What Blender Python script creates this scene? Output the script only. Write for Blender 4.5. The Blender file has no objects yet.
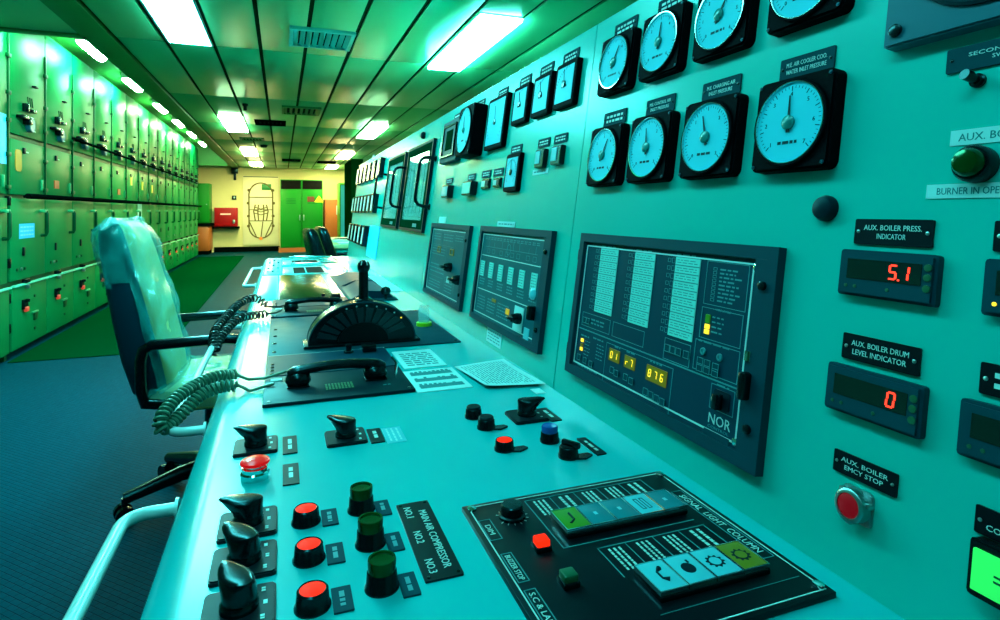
import bpy, bmesh, math, random
from mathutils import Matrix, Vector

R = math.radians
SC = bpy.context.scene
COL = SC.collection
random.seed(4)

# ------------------------------------------------------------------ camera
cam_data = bpy.data.cameras.new('camera')
cam = bpy.data.objects.new('camera', cam_data)
COL.objects.link(cam)
cam.location = (0, 0, 1.10)
cam.rotation_euler = (R(90), 0, R(-20.289))
cam_data.sensor_fit = 'HORIZONTAL'
cam_data.sensor_width = 36.0
cam_data.lens = 590 / 1000 * 36.0
cam_data.shift_y = -(310 - 211.07) / 1000
cam_data.clip_start = 0.02
SC.camera = cam

# ------------------------------------------------------------------ world and exposure
world = bpy.data.worlds.new('world')
SC.world = world
world.use_nodes = True
world.node_tree.nodes['Background'].inputs[0].default_value = (0.02, 0.08, 0.07, 1)
world.node_tree.nodes['Background'].inputs[1].default_value = 0.3
vs = SC.view_settings
vs.view_transform = 'Standard'
vs.look = 'None'
vs.gamma = 1.0
vs.exposure = 1.25
vs.use_curve_mapping = False

# lamp colours: cool tubes near the camera, warm tubes at the far end, greenish tubes over the switchboard
COOL = ((0.13, 0.97, 0.97), 54.0)
FILL_DESK = ((0.12, 0.97, 0.96), 14.5)  # unseen lamp, added to brighten the middle of the console face
FILL_REAR = ((0.12, 0.97, 0.98), 9.5)  # unseen lamp, placed to brighten the near upper console face
MILD = ((0.42, 1.0, 0.50), 32.0)
WARM = ((1.0, 0.86, 0.36), 42.0)
COVE = ((0.40, 1.0, 0.70), 75.0)
COVEW = ((0.60, 1.0, 0.48), 58.0)


# ------------------------------------------------------------------ materials
def lin(c):
    return tuple((v / 255 / 12.92) if v / 255 <= 0.04045 else ((v / 255 + 0.055) / 1.055) ** 2.4 for v in c)


MATS = {}


def mat(name, rgb, rough=0.45, metal=0.0, spec=0.5, emit=None, es=0.0, var=0.12, scale=30.0, bump=0.0,
        trans=0.0, alpha=1.0, coat=0.0, linear=None, tint=None):
    if name in MATS:
        return MATS[name]
    m = bpy.data.materials.new(name)
    m.use_nodes = True
    nt = m.node_tree
    b = nt.nodes['Principled BSDF']
    c = linear if linear else lin(rgb)
    tc = nt.nodes.new('ShaderNodeTexCoord')
    nz = nt.nodes.new('ShaderNodeTexNoise')
    nz.inputs['Scale'].default_value = scale
    nz.inputs['Detail'].default_value = 4
    nt.links.new(tc.outputs['Object'], nz.inputs['Vector'])
    mr = nt.nodes.new('ShaderNodeMapRange')
    mr.inputs['To Min'].default_value = max(0.02, rough * (1 - var))
    mr.inputs['To Max'].default_value = min(1, rough * (1 + var))
    nt.links.new(nz.outputs['Fac'], mr.inputs['Value'])
    nt.links.new(mr.outputs['Result'], b.inputs['Roughness'])
    hs = nt.nodes.new('ShaderNodeMix')
    hs.data_type = 'RGBA'
    hs.inputs['A'].default_value = (*[v * 0.95 for v in c], 1)
    hs.inputs['B'].default_value = (*[min(1, v * 1.05) for v in c], 1)
    nt.links.new(nz.outputs['Fac'], hs.inputs['Factor'])
    nt.links.new(hs.outputs['Result'], b.inputs['Base Color'])
    b.inputs['Metallic'].default_value = metal
    b.inputs['Specular IOR Level'].default_value = spec
    b.inputs['Coat Weight'].default_value = coat
    if tint:
        b.inputs['Specular Tint'].default_value = (*tint, 1)
    b.inputs['Coat Roughness'].default_value = 0.08
    if emit:
        b.inputs['Emission Color'].default_value = (*emit, 1)
        b.inputs['Emission Strength'].default_value = es
    if trans:
        b.inputs['Transmission Weight'].default_value = trans
    if alpha < 1:
        b.inputs['Alpha'].default_value = alpha
    if bump:
        bp = nt.nodes.new('ShaderNodeBump')
        bp.inputs['Strength'].default_value = bump
        bp.inputs['Distance'].default_value = 0.01
        nt.links.new(nz.outputs['Fac'], bp.inputs['Height'])
        nt.links.new(bp.outputs['Normal'], b.inputs['Normal'])
    MATS[name] = m
    return m


paint = mat('console paint', (0, 169, 156), 0.27, spec=0.33, scale=8, var=0.02, tint=(0.4, 1.0, 0.98))
paint_desk = mat('desk paint', (0, 160, 163), 0.24, spec=0.40, scale=8, var=0.02, tint=(0.4, 1.0, 0.98))
board_paint = mat('switchboard paint', (0, 116, 64), 0.40, spec=0.045, scale=6, var=0.03)
board_dark = mat('switchboard seam paint', (0, 60, 30), 0.5, spec=0.3, tint=(0.1, 1.0, 0.6))
white = mat('white enamel', (190, 205, 200), 0.35)
dial_white = mat('dial white', (50, 188, 208), 0.4, spec=0.06)
paper_m = mat('paper', (170, 205, 205), 0.7, spec=0.2, tint=(0.3, 1, 1))
paper_mark = mat('print on paper', (20, 105, 110), 0.7)
black = mat('black plastic', (5, 8, 12), 0.25, spec=0.35, tint=(0.3, 0.9, 1))
black_matte = mat('black matte', (6, 9, 12), 0.5, spec=0.2, tint=(0.3, 0.9, 1))
void = mat('dark interior', (3, 8, 7), 0.9, spec=0.1)
plate_black = mat('engraved black laminate', (4, 8, 14), 0.4, spec=0.2, tint=(0.1, 0.8, 1))
black_case = mat('black instrument case', (4, 6, 10), 0.6, spec=0.02)
plate_grey = mat('engraved slate laminate', (4, 58, 68), 0.6, spec=0.03)
slate = mat('slate panel', (0, 46, 64), 0.4, spec=0.22, tint=(0.1, 0.9, 1))
slate_frame = mat('slate frame', (0, 54, 66), 0.5, spec=0.12, tint=(0.1, 0.9, 1))
slate_light = mat('light slate panel', (0, 78, 88), 0.42, spec=0.12, tint=(0.1, 0.9, 1))
slate_dark = mat('dark slate', (0, 26, 36), 0.45, spec=0.15, tint=(0.1, 0.9, 1))
engrave = mat('engraved white', (175, 205, 203), 0.5, spec=0.2)
engrave_dim = mat('engraved dim', (50, 130, 136), 0.5, spec=0.2)
chrome = mat('chrome', (215, 225, 225), 0.12, metal=1.0)
steel = mat('brushed steel', (150, 170, 170), 0.35, metal=1.0)
red_added_glow = mat('red cap added glow', (225, 3, 3), 0.5, spec=0.03, emit=(1.0, 0.022, 0.004), es=0.62)  # emission added so the red shows under the cyan lamps
red_cap = mat('red cap', (210, 2, 3), 0.25, spec=0.15, emit=(1.0, 0.006, 0.008), es=0.20)  # plain cap; a little emission added to keep it red in cyan light
red_dull = mat('dark red', (150, 16, 30), 0.45, emit=None)
green_cap = mat('green lens', (0, 46, 12), 0.15, spec=0.4, tint=(0.3, 1, 0.4))
green_flat = mat('green cap', (10, 78, 48), 0.35)
green_lit = mat('lit green', (24, 104, 20), 0.3, spec=0.2, emit=(0.06, 0.5, 0.04), es=0.07)
green_glow = mat('glowing green', (20, 190, 60), 0.3, spec=0.1, emit=(0.04, 1.0, 0.2), es=0.24)
blue_lens = mat('blue lens', (10, 70, 140), 0.15, spec=0.5)
led_red = mat('led red', (255, 30, 10), 0.4, emit=(1.0, 0.035, 0.015), es=1.2)
led_amber = mat('led amber', (255, 190, 20), 0.4, emit=(1.0, 0.70, 0.04), es=0.5)
led_off = mat('display glass', (4, 26, 24), 0.15, spec=0.5)
amber_dim = mat('olive display', (70, 80, 8), 0.3, spec=0.3, emit=(0.30, 0.30, 0.01), es=0.10)
blue_sign = mat('blue sign', (10, 180, 245), 0.45, spec=0.3)
orange = mat('orange tag', (235, 130, 20), 0.5)
lit_white = mat('lit white window', (70, 175, 168), 0.4, spec=0.1, emit=(0.1, 1.0, 0.9), es=0.07)
rail_m = mat('grab rail enamel', (190, 205, 203), 0.25, tint=(0.5, 1, 1))
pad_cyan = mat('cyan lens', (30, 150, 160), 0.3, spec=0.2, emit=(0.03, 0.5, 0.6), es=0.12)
pad_dim = mat('dim lens', (20, 110, 122), 0.25, spec=0.4)
cord_black = mat('black rubber cord', (8, 14, 12), 0.4)
cord_green = mat('olive grey rubber cord', (66, 112, 88), 0.4)
wood = mat('orange wood', (150, 84, 22), 0.5, scale=12)
locker_green = mat('locker green', (0, 116, 28), 0.45, spec=0.2)
cream = mat('cream wall paint', (196, 198, 142), 0.6, scale=4)
wall_teal = mat('bulkhead paint', (40, 110, 80), 0.6, scale=4)
mat_green = mat('dark green rubber', (0, 50, 24), 0.7, scale=60, spec=0.0)
dark_kick = mat('black skirting', (3, 9, 8), 0.7, spec=0.0)
red_box = mat('red cabinet', (140, 8, 16), 0.4, spec=0.2)
shell_blue = mat('chair shell', (0, 44, 60), 0.45, spec=0.2, tint=(0.1, 0.9, 1))
upholstery = mat('cream upholstery', (196, 176, 104), 0.7, scale=80)
brass = mat('mimic brown', (92, 84, 14), 0.6)
ceil_m = mat('ceiling panel enamel', (86, 164, 114), 0.34, spec=0.2, scale=3, var=0.02)
ceil_gap = mat('ceiling joint', (4, 40, 14), 0.8, spec=0.1)
soffit_m = mat('soffit paint', (30, 110, 44), 0.5)
cove_m = mat('recess paint', (30, 130, 50), 0.5)
vent_m = mat('vent aluminium', (90, 175, 170), 0.4)
glass_m = mat('clear pane', (190, 240, 235), 0.04, spec=0.6, alpha=0.22)
cup_m = mat('clear cup', (200, 250, 250), 0.04, spec=0.8, alpha=0.22)
window_back = mat('instrument bay', (0, 44, 24), 0.5, spec=0.0)
plastic_wrap = mat('clear plastic wrap', (40, 180, 172), 0.14, spec=0.7, alpha=0.42, scale=26, bump=1.0)
olive_glass = mat('dark glossy cover', (34, 48, 4), 0.22, spec=0.35)
yellow_green = mat('yellow green ring', (170, 210, 20), 0.35)


def lamp_mat(name, spec):
    c, s = spec
    return mat(name, (230, 245, 240), 0.5, emit=c, es=s)


def floor_mat():
    m = bpy.data.materials.new('tread floor')
    m.use_nodes = True
    nt = m.node_tree
    b = nt.nodes['Principled BSDF']
    tc = nt.nodes.new('ShaderNodeTexCoord')
    mp = nt.nodes.new('ShaderNodeMapping')
    mp.inputs['Rotation'].default_value = (0, 0, R(45))
    nt.links.new(tc.outputs['Object'], mp.inputs['Vector'])
    ck = nt.nodes.new('ShaderNodeTexBrick')
    ck.offset = 0.5
    ck.inputs['Scale'].default_value = 14
    ck.inputs['Mortar Size'].default_value = 0.022
    ck.inputs['Mortar Smooth'].default_value = 0.6
    ck.inputs['Brick Width'].default_value = 0.5
    ck.inputs['Row Height'].default_value = 0.25
    ck.inputs['Color1'].default_value = (*lin((0, 58, 72)), 1)
    ck.inputs['Color2'].default_value = (*lin((0, 54, 67)), 1)
    ck.inputs['Mortar'].default_value = (*lin((0, 34, 46)), 1)
    nt.links.new(mp.outputs['Vector'], ck.inputs['Vector'])
    nt.links.new(ck.outputs['Color'], b.inputs['Base Color'])
    b.inputs['Roughness'].default_value = 0.40
    b.inputs['Specular IOR Level'].default_value = 0.004
    b.inputs['Specular Tint'].default_value = (0.25, 0.95, 1.0, 1)
    bp = nt.nodes.new('ShaderNodeBump')
    bp.inputs['Strength'].default_value = 0.6
    bp.inputs['Distance'].default_value = 0.004
    bp.invert = True
    nt.links.new(ck.outputs['Fac'], bp.inputs['Height'])
    nt.links.new(bp.outputs['Normal'], b.inputs['Normal'])
    return m


# ------------------------------------------------------------------ mesh builder
class MB:
    def __init__(self):
        self.bm = bmesh.new()

    def box(self, c, s, bevel=0.0, seg=2, rot=None):
        r = bmesh.ops.create_cube(self.bm, size=1.0)
        vs_ = r['verts']
        M = Matrix.Translation(c) @ (rot.to_4x4() if rot else Matrix.Identity(4)) @ Matrix.Diagonal((s[0], s[1], s[2], 1))
        bmesh.ops.transform(self.bm, matrix=M, verts=vs_)
        if bevel:
            es = {e for v in vs_ for e in v.link_edges}
            bmesh.ops.bevel(self.bm, geom=list(es), offset=bevel, segments=seg, affect='EDGES', profile=0.5)
        return self

    def rng(self, x, y, z, bevel=0.0):
        return self.box(((x[0] + x[1]) / 2, (y[0] + y[1]) / 2, (z[0] + z[1]) / 2),
                        (abs(x[1] - x[0]), abs(y[1] - y[0]), abs(z[1] - z[0])), bevel)

    def lathe(self, prof, c=(0, 0, 0), axis=(0, 0, 1), seg=32, cap=True):
        q = Vector((0, 0, 1)).rotation_difference(Vector(axis)).to_matrix()
        c = Vector(c)
        rings = []
        for r, z in prof:
            if r < 1e-6:
                rings.append([self.bm.verts.new(c + q @ Vector((0, 0, z)))])
            else:
                rings.append([self.bm.verts.new(c + q @ Vector((r * math.cos(2 * math.pi * k / seg), r * math.sin(2 * math.pi * k / seg), z))) for k in range(seg)])
        for a, b in zip(rings, rings[1:]):
            if len(a) == 1 and len(b) == 1:
                continue
            for k in range(seg):
                k2 = (k + 1) % seg
                if len(a) == 1:
                    self.bm.faces.new((a[0], b[k2], b[k])[::-1])
                elif len(b) == 1:
                    self.bm.faces.new((a[k], a[k2], b[0]))
                else:
                    self.bm.faces.new((a[k], a[k2], b[k2], b[k]))
        if cap:
            if len(rings[0]) > 1:
                self.bm.faces.new(rings[0][::-1])
            if len(rings[-1]) > 1:
                self.bm.faces.new(rings[-1])
        return self

    def cyl(self, c, r, h, axis=(0, 0, 1), seg=32, bevel=0.0, r2=None):
        r2 = r if r2 is None else r2
        if bevel:
            return self.lathe([(r, 0), (r2, h - bevel), (r2 - bevel * 0.3, h - bevel * 0.3), (r2 - bevel, h)], c, axis, seg)
        return self.lathe([(r, 0), (r2, h)], c, axis, seg)

    def tube(self, pts, r, seg=10, cap=True, closed=False):
        pts = [Vector(p) for p in pts]
        n = len(pts)
        rad = r if isinstance(r, (list, tuple)) else [r] * n
        rings = []
        up = None
        for i, p in enumerate(pts):
            if closed:
                t = (pts[(i + 1) % n] - pts[i - 1]).normalized()
            else:
                t = (pts[min(i + 1, n - 1)] - pts[max(i - 1, 0)]).normalized()
            if up is None:
                up = Vector((0, 0, 1)) if abs(t.z) < 0.9 else Vector((1, 0, 0))
            u = (up - t * up.dot(t)).normalized()
            v = t.cross(u)
            up = u
            rings.append([self.bm.verts.new(p + (u * math.cos(2 * math.pi * k / seg) + v * math.sin(2 * math.pi * k / seg)) * rad[i]) for k in range(seg)])
        pr = list(zip(rings, rings[1:]))
        if closed:
            pr.append((rings[-1], rings[0]))
        for a, b in pr:
            for k in range(seg):
                k2 = (k + 1) % seg
                self.bm.faces.new((a[k], a[k2], b[k2], b[k]))
        if cap and not closed:
            self.bm.faces.new(rings[0][::-1])
            self.bm.faces.new(rings[-1])
        return self

    def prism(self, poly, a, b, axis='z', bevel=0.0):
        """poly of 2-D points, extruded from a to b. axis z: (x,y); axis y: (x,z); axis x: (y,z)."""
        def P(p, t):
            return {'z': (p[0], p[1], t), 'y': (p[0], t, p[1]), 'x': (t, p[0], p[1])}[axis]
        lo = [self.bm.verts.new(P(p, a)) for p in poly]
        hi = [self.bm.verts.new(P(p, b)) for p in poly]
        n = len(poly)
        fs = [self.bm.faces.new(lo[::-1]), self.bm.faces.new(hi)]
        for i in range(n):
            fs.append(self.bm.faces.new((lo[i], lo[(i + 1) % n], hi[(i + 1) % n], hi[i])))
        bmesh.ops.recalc_face_normals(self.bm, faces=fs)
        if bevel:
            es = {e for e in fs[1].edges}
            bmesh.ops.bevel(self.bm, geom=list(es), offset=bevel, segments=2, affect='EDGES')
        return self

    def loft(self, rings, cap=True):
        rr = [[self.bm.verts.new(p) for p in ring] for ring in rings]
        n = len(rr[0])
        for a, b in zip(rr, rr[1:]):
            for k in range(n):
                k2 = (k + 1) % n
                self.bm.faces.new((a[k], a[k2], b[k2], b[k]))
        if cap:
            self.bm.faces.new(rr[0][::-1])
            self.bm.faces.new(rr[-1])
        bmesh.ops.recalc_face_normals(self.bm, faces=self.bm.faces[:])
        return self

    def outline(self, x0, x1, y0, y1, t=0.0008, z=0.0, h=0.0005, closed=True):
        """four thin strips of a rectangle's border"""
        self.rng((x0, x1), (y0, y0 + t), (z, z + h))
        self.rng((x0, x1), (y1 - t, y1), (z, z + h))
        self.rng((x0, x0 + t), (y0 + t, y1 - t), (z, z + h))
        self.rng((x1 - t, x1), (y0 + t, y1 - t), (z, z + h))
        return self

    def ring_rect(self, x0, x1, y0, y1, t, z0, z1):
        self.rng((x0, x1), (y0, y0 + t), (z0, z1))
        self.rng((x0, x1), (y1 - t, y1), (z0, z1))
        self.rng((x0, x0 + t), (y0 + t, y1 - t), (z0, z1))
        self.rng((x1 - t, x1), (y0 + t, y1 - t), (z0, z1))
        return self

    def dashes(self, x0, x1, y0, y1, rows, z=0.0, h=0.0004, fill=0.55, word=0.009):
        """rows of unreadable small print as short strokes"""
        dy = (y1 - y0) / rows
        for k in range(rows):
            x = x0
            yc = y0 + (k + 0.5) * dy
            while x < x1 - word * 0.3:
                w = min(word * random.uniform(0.5, 1.5), x1 - x)
                self.rng((x, x + w), (yc - dy * fill / 2, yc + dy * fill / 2), (z, z + h))
                x += w + word * 0.35
        return self

    def text(self, body, cx, cy, w=None, h=0.006, z=0.0, ext=0.0003, rot=0.0):
        src = text_mesh(body)
        xs = [v.co.x for v in src.vertices]
        ys = [v.co.y for v in src.vertices]
        W, H = max(xs) - min(xs), max(ys) - min(ys)
        sy = h / H
        sx = (w / W) if w else sy
        mx, my = (max(xs) + min(xs)) / 2, (max(ys) + min(ys)) / 2
        n0 = len(self.bm.verts)
        self.bm.from_mesh(src)
        self.bm.verts.ensure_lookup_table()
        vs_ = self.bm.verts[n0:]
        M = Matrix.Translation((cx, cy, z)) @ Matrix.Rotation(rot, 4, 'Z') @ Matrix.Diagonal((sx, sy, ext, 1)) @ Matrix.Translation((-mx, -my, 0))
        bmesh.ops.transform(self.bm, matrix=M, verts=vs_)
        return self

    def xf(self, M):
        bmesh.ops.transform(self.bm, matrix=M, verts=self.bm.verts[:])
        return self

    def build(self, name, m, parent=None, smooth=True, M=None):
        me = bpy.data.meshes.new(name)
        self.bm.to_mesh(me)
        self.bm.free()
        me.materials.append(m)
        if smooth:
            me.polygons.foreach_set('use_smooth', [True] * len(me.polygons))
            me.set_sharp_from_angle(angle=R(38))
        o = bpy.data.objects.new(name, me)
        COL.objects.link(o)
        if parent:
            o.parent = parent
        if M:
            o.matrix_local = M
        return o


_TEXT = {}


def text_mesh(body):
    if body in _TEXT:
        return _TEXT[body]
    cu = bpy.data.curves.new('lettering_source', 'FONT')
    cu.body = body
    cu.extrude = 1.0
    cu.resolution_u = 2
    o = bpy.data.objects.new('lettering_source', cu)
    COL.objects.link(o)
    dg = bpy.context.evaluated_depsgraph_get()
    me = bpy.data.meshes.new_from_object(o.evaluated_get(dg))
    bpy.data.objects.remove(o)
    bpy.data.curves.remove(cu)
    _TEXT[body] = me
    return me


SEG = {'0': 'abcdef', '1': 'bc', '2': 'abged', '5': 'afgcd', '6': 'afgedc', '7': 'abc', '8': 'abcdefg', 'r': 'eg', 'F': 'aefg'}


def seg7(mb, ch, cx, cy, h, z, t=None):
    w = h * 0.52
    t = t or h * 0.13
    sl = 0.12
    for s in SEG[ch]:
        horiz = s in 'agd'
        yy = {'a': h / 2, 'g': 0, 'd': -h / 2, 'b': h / 4, 'f': h / 4, 'c': -h / 4, 'e': -h / 4}[s]
        xx = {'a': 0, 'g': 0, 'd': 0, 'b': w / 2, 'c': w / 2, 'f': -w / 2, 'e': -w / 2}[s]
        L = (w - t * 0.6) if horiz else (h / 2 - t * 0.5)
        mb.box((cx + xx + yy * sl, cy + yy, z), (L if horiz else t, t if horiz else L, 0.0006))


# ------------------------------------------------------------------ frames: x right, y up, z out of the surface
X0, DZ, TILT = 0.515, 0.74, R(7.855)
ST, CT = math.sin(TILT), math.cos(TILT)


def mtx(X, Y, Z, loc):
    return Matrix(((X[0], Y[0], Z[0], loc[0]), (X[1], Y[1], Z[1], loc[1]), (X[2], Y[2], Z[2], loc[2]), (0, 0, 0, 1)))


def FACE(y, s, off=0.0):            # instrument face of the console, leaning back
    return mtx((0, -1, 0), (ST, 0, CT), (-CT, 0, ST), (X0 + s * ST - off * CT, y, DZ + s * CT + off * ST))


def DESK(x, y, off=0.0):            # desk top, read from the operator's side
    return mtx((0, -1, 0), (1, 0, 0), (0, 0, 1), (x, y, DZ + off))


def PLAIN(x, y, z):
    return Matrix.Translation((x, y, z))


BX = -1.88


def BOARD(y, z, off=0.0):           # front of the switchboard
    return mtx((0, 1, 0), (0, 0, 1), (1, 0, 0), (BX + off, y, z))


FARY = 17.35


def FAR(x, z, off=0.0):             # far bulkhead
    return mtx((1, 0, 0), (0, 0, 1), (0, -1, 0), (x, FARY - off, z))


def tag(o, label, cat, group=None, kind=None):
    o['label'] = label
    o['category'] = cat
    if group:
        o['group'] = group
    if kind:
        o['kind'] = kind
    return o


def thing(name, M, label, cat, group=None):
    o = bpy.data.objects.new(name, None)
    o.empty_display_size = 0.05
    COL.objects.link(o)
    o.matrix_world = M
    return tag(o, label, cat, group)


def struct(o):
    o['kind'] = 'structure'
    return o


def copy_tree(o, parent=None):
    c = o.copy()
    COL.objects.link(c)
    if parent:
        c.parent = parent
    for ch in list(o.children):
        copy_tree(ch, c)
    return c


def rrect(w, h, r, seg=5):
    pts = []
    for cx, cy, a0 in ((w / 2 - r, h / 2 - r, 0), (-w / 2 + r, h / 2 - r, 90), (-w / 2 + r, -h / 2 + r, 180), (w / 2 - r, -h / 2 + r, 270)):
        for k in range(seg + 1):
            a = R(a0 + 90 * k / seg)
            pts.append((cx + r * math.cos(a), cy + r * math.sin(a)))
    return pts


# ================================================================== setting
XL, XR, YN, YF, CZ = -2.62, 2.02, -3.0, FARY, 2.27
SOF = -1.25          # edge of the ceiling over the switchboard recess
REC_Z = 2.68

struct(MB().rng((XL, XR), (YN, YF), (-0.1, 0)).build('floor', floor_mat()))
struct(MB().rng((XL, XR), (YF, YF + 0.1), (0, 2.8)).build('wall_far', cream))
struct(MB().rng((XL, XR), (YN - 0.1, YN), (0, 2.8)).build('wall_near', wall_teal))
struct(MB().rng((XL - 0.1, XL), (YN, YF), (0, 2.8)).build('wall_left', wall_teal))
struct(MB().rng((XR, XR + 0.1), (YN, YF), (0, 2.8)).build('wall_right', wall_teal))

# ceiling: strip panels with open joints below a dark backing
mb = MB()
gaps = [-1.057 + 0.3043 * k for k in range(0, 11)]
ends = [YN, -1.6, 0.4, 2.45, 4.62, 6.62, 8.62, 10.62, 12.62, 14.62, 16.0, YF]
edges = gaps[:-1] + [XR]
for a, b in zip(edges, edges[1:]):
    for c, d in zip(ends, ends[1:]):
        mb.rng((a + 0.013, b - 0.013), (c + 0.005, d - 0.005), (CZ, CZ + 0.012), 0.002)
for c, d in zip(ends, ends[1:]):
    if d <= 4.7:
        mb.rng((XL, SOF - 0.01), (c + 0.003, d - 0.003), (CZ, CZ + 0.012), 0.002)
struct(mb.build('ceiling', ceil_m))
mb = MB().rng((SOF, XR), (YN, YF), (CZ + 0.02, CZ + 0.06))
mb.rng((XL, SOF), (YN, 4.70), (CZ + 0.02, CZ + 0.06))
struct(mb.build('ceiling_backing', ceil_gap))
# recess over the switchboard
struct(MB().rng((XL, SOF), (4.70, YF), (REC_Z, REC_Z + 0.05)).build('ceiling_recess', cove_m))
mb = MB().rng((SOF, -1.066), (YN, YF), (CZ - 0.012, CZ + 0.018), 0.003)
mb.rng((SOF, SOF + 0.03), (4.70, YF), (CZ + 0.061, REC_Z))
struct(mb.build('trim_1', soffit_m))
struct(MB().rng((XL, SOF + 0.03), (4.62, 4.70), (CZ - 0.012, CZ + 0.018), 0.003).build('trim_2', soffit_m))
struct(MB().rng((XL, SOF), (4.66, 4.70), (CZ + 0.061, REC_Z)).build('trim_3', cove_m))
struct(MB().rng((XL, SOF), (15.76, 15.86), (2.2, REC_Z)).build('trim_4', cove_m))
mb = MB().rng((-1.69, -0.05), (YF - 0.03, YF), (0, 0.14))
struct(mb.build('baseboard_far', dark_kick))

# rubber mat along the switchboard
tag(MB().rng((-1.86, -0.86), (5.23, 15.7), (0.0, 0.008), 0.003).build('rubber_mat', mat_green),
    'dark green rubber mat running along the foot of the switchboard', 'mat')


# ceiling lamps; the last two are unseen, added to light the console
def ceiling_light(x, y, w, L, spec, label):
    drop = 0.006 if (x < 0 and y < 5) else 0.024  # deeper diffusers are shaped to spill light onto the ceiling around them
    t = thing('ceiling_light', PLAIN(x, y, CZ), label, 'ceiling light', 'recessed ceiling lights')
    MB().ring_rect(-w / 2 - 0.012, w / 2 + 0.012, -L / 2 - 0.012, L / 2 + 0.012, 0.014, -0.006, 0.0).build('frame', white, t)
    MB().rng((-w / 2, w / 2), (-L / 2, L / 2), (-drop, -0.001), 0.002).build('diffuser', lamp_mat('lamp %.2f %.2f %.1f' % (spec[0][0], spec[0][2], spec[1]), spec), t)


for x, y, L, sp, lb in (
        (-0.596, 3.96, 1.30, COOL, 'white ceiling light nearest the camera, left row'),
        (1.238, 3.99, 1.36, COOL, 'white ceiling light nearest the camera, right row beside the console top'),
        (-0.596, 8.62, 1.45, MILD, 'square-looking ceiling light, second along the left row'),
        (1.238, 8.80, 1.40, MILD, 'ceiling light second along the right row, over the console meters'),
        (-0.596, 12.65, 1.45, WARM, 'small warm ceiling light, third along the left row'),
        (1.238, 12.80, 1.40, WARM, 'warm ceiling light third along the right row near the far wall'),
        (-0.596, 15.75, 1.30, WARM, 'farthest warm ceiling light, left row above the notice board'),
        (1.238, 16.2, 1.00, WARM, 'farthest warm ceiling light, right row above the wooden cabinet'),
        (-0.297, 1.75, 1.20, FILL_DESK, 'added unseen ceiling light above the desk, brightening the console face'),
        (-0.297, 0.10, 1.20, FILL_REAR, 'added unseen ceiling light over the camera, brightening the near console face')):
    ceiling_light(x, y, 0.262, L, sp, lb)

# tubes in the recess above the switchboard
for k, y in enumerate((5.0, 6.5, 8.1, 9.8, 11.4, 13.0, 14.7)):
    sp = COVE if k < 3 else COVEW
    nm = ('first', 'second', 'third', 'fourth', 'fifth', 'sixth', 'last')[k]
    t = thing('recess_lamp', PLAIN(-1.66, y, REC_Z - 0.001), 'fluorescent bulkhead lamp in the recess over the switchboard, %s from the near end' % nm, 'lamp', 'lamps over the switchboard')
    MB().rng((-0.06, 0.06), (-0.30, 0.30), (-0.06, 0.0), 0.006).build('housing', white, t)
    MB().loft([[(0.055 * math.cos(a), yy, -0.06 + (0.055 * math.sin(a) if math.sin(a) < 0 else 0.0)) for a in [math.pi + math.pi * q / 10 for q in range(11)]] for yy in (-0.28, 0.28)]).build('diffuser', lamp_mat('cove lamp %d' % (k // 3), sp), t)

# ceiling fittings
def vent(x, y, w, d, label, m=vent_m, n=7):
    t = thing('ceiling_vent', PLAIN(x, y, CZ), label, 'vent', 'ceiling air vents')
    MB().ring_rect(-w / 2, w / 2, -d / 2, d / 2, 0.025, -0.022, 0).build('frame', m, t)
    MB().rng((-w / 2 + 0.025, w / 2 - 0.025), (-d / 2 + 0.025, d / 2 - 0.025), (-0.004, -0.001)).build('backing', void, t)
    sl = MB()
    for q in range(n):
        xx = -w / 2 + 0.04 + (w - 0.08) * q / max(1, n - 1)
        sl.box((xx, 0, -0.011), (0.036, d - 0.052, 0.003), rot=Matrix.Rotation(R(35), 3, 'Y'))
    sl.build('louvre', m, t)


vent(0.25, 4.15, 0.41, 0.42, 'large aluminium air vent in the ceiling nearest the camera', n=9)
vent(0.21, 7.20, 0.42, 0.50, 'second air vent along the ceiling, behind the large one', m=soffit_m)
vent(-0.14, 8.33, 0.38, 0.40, 'dark slot air vent beside the second left ceiling light', m=dark_kick)
vent(-0.45, 10.3, 0.36, 0.30, 'small dark air vent before the third left ceiling light', m=soffit_m)
vent(0.20, 14.3, 0.40, 0.5, 'dark air vent far along the ceiling above the notice board', m=dark_kick)
vent(1.00, 14.6, 0.42, 0.5, 'dark air vent far along the ceiling before the last right light', m=dark_kick)
o = MB().lathe([(0.06, 0), (0.06, -0.02), (0.045, -0.045), (0.0, -0.05)]).build('smoke_detector', black_matte, M=PLAIN(-0.30, 11.25, CZ))
tag(o, 'small dark round smoke detector on the ceiling', 'smoke detector')
o = MB().lathe([(0.03, 0), (0.03, -0.02), (0.018, -0.03), (0.018, -0.07), (0.0, -0.075)]).build('sprinkler_head', black_matte, M=PLAIN(-0.376, 7.0, CZ))
tag(o, 'tiny dark sprinkler head hanging from the ceiling near second left light', 'sprinkler')

# ================================================================== main console
YD0, YD1 = -1.3, 4.85
con = thing('console_desk', PLAIN(0.2, 1.8, 0), 'long teal console desk with rounded front edge carrying the switches', 'desk')
inv = con.matrix_world.inverted()


def cpart(mb_, name, m):
    return mb_.xf(inv).build(name, m, con)


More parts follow.
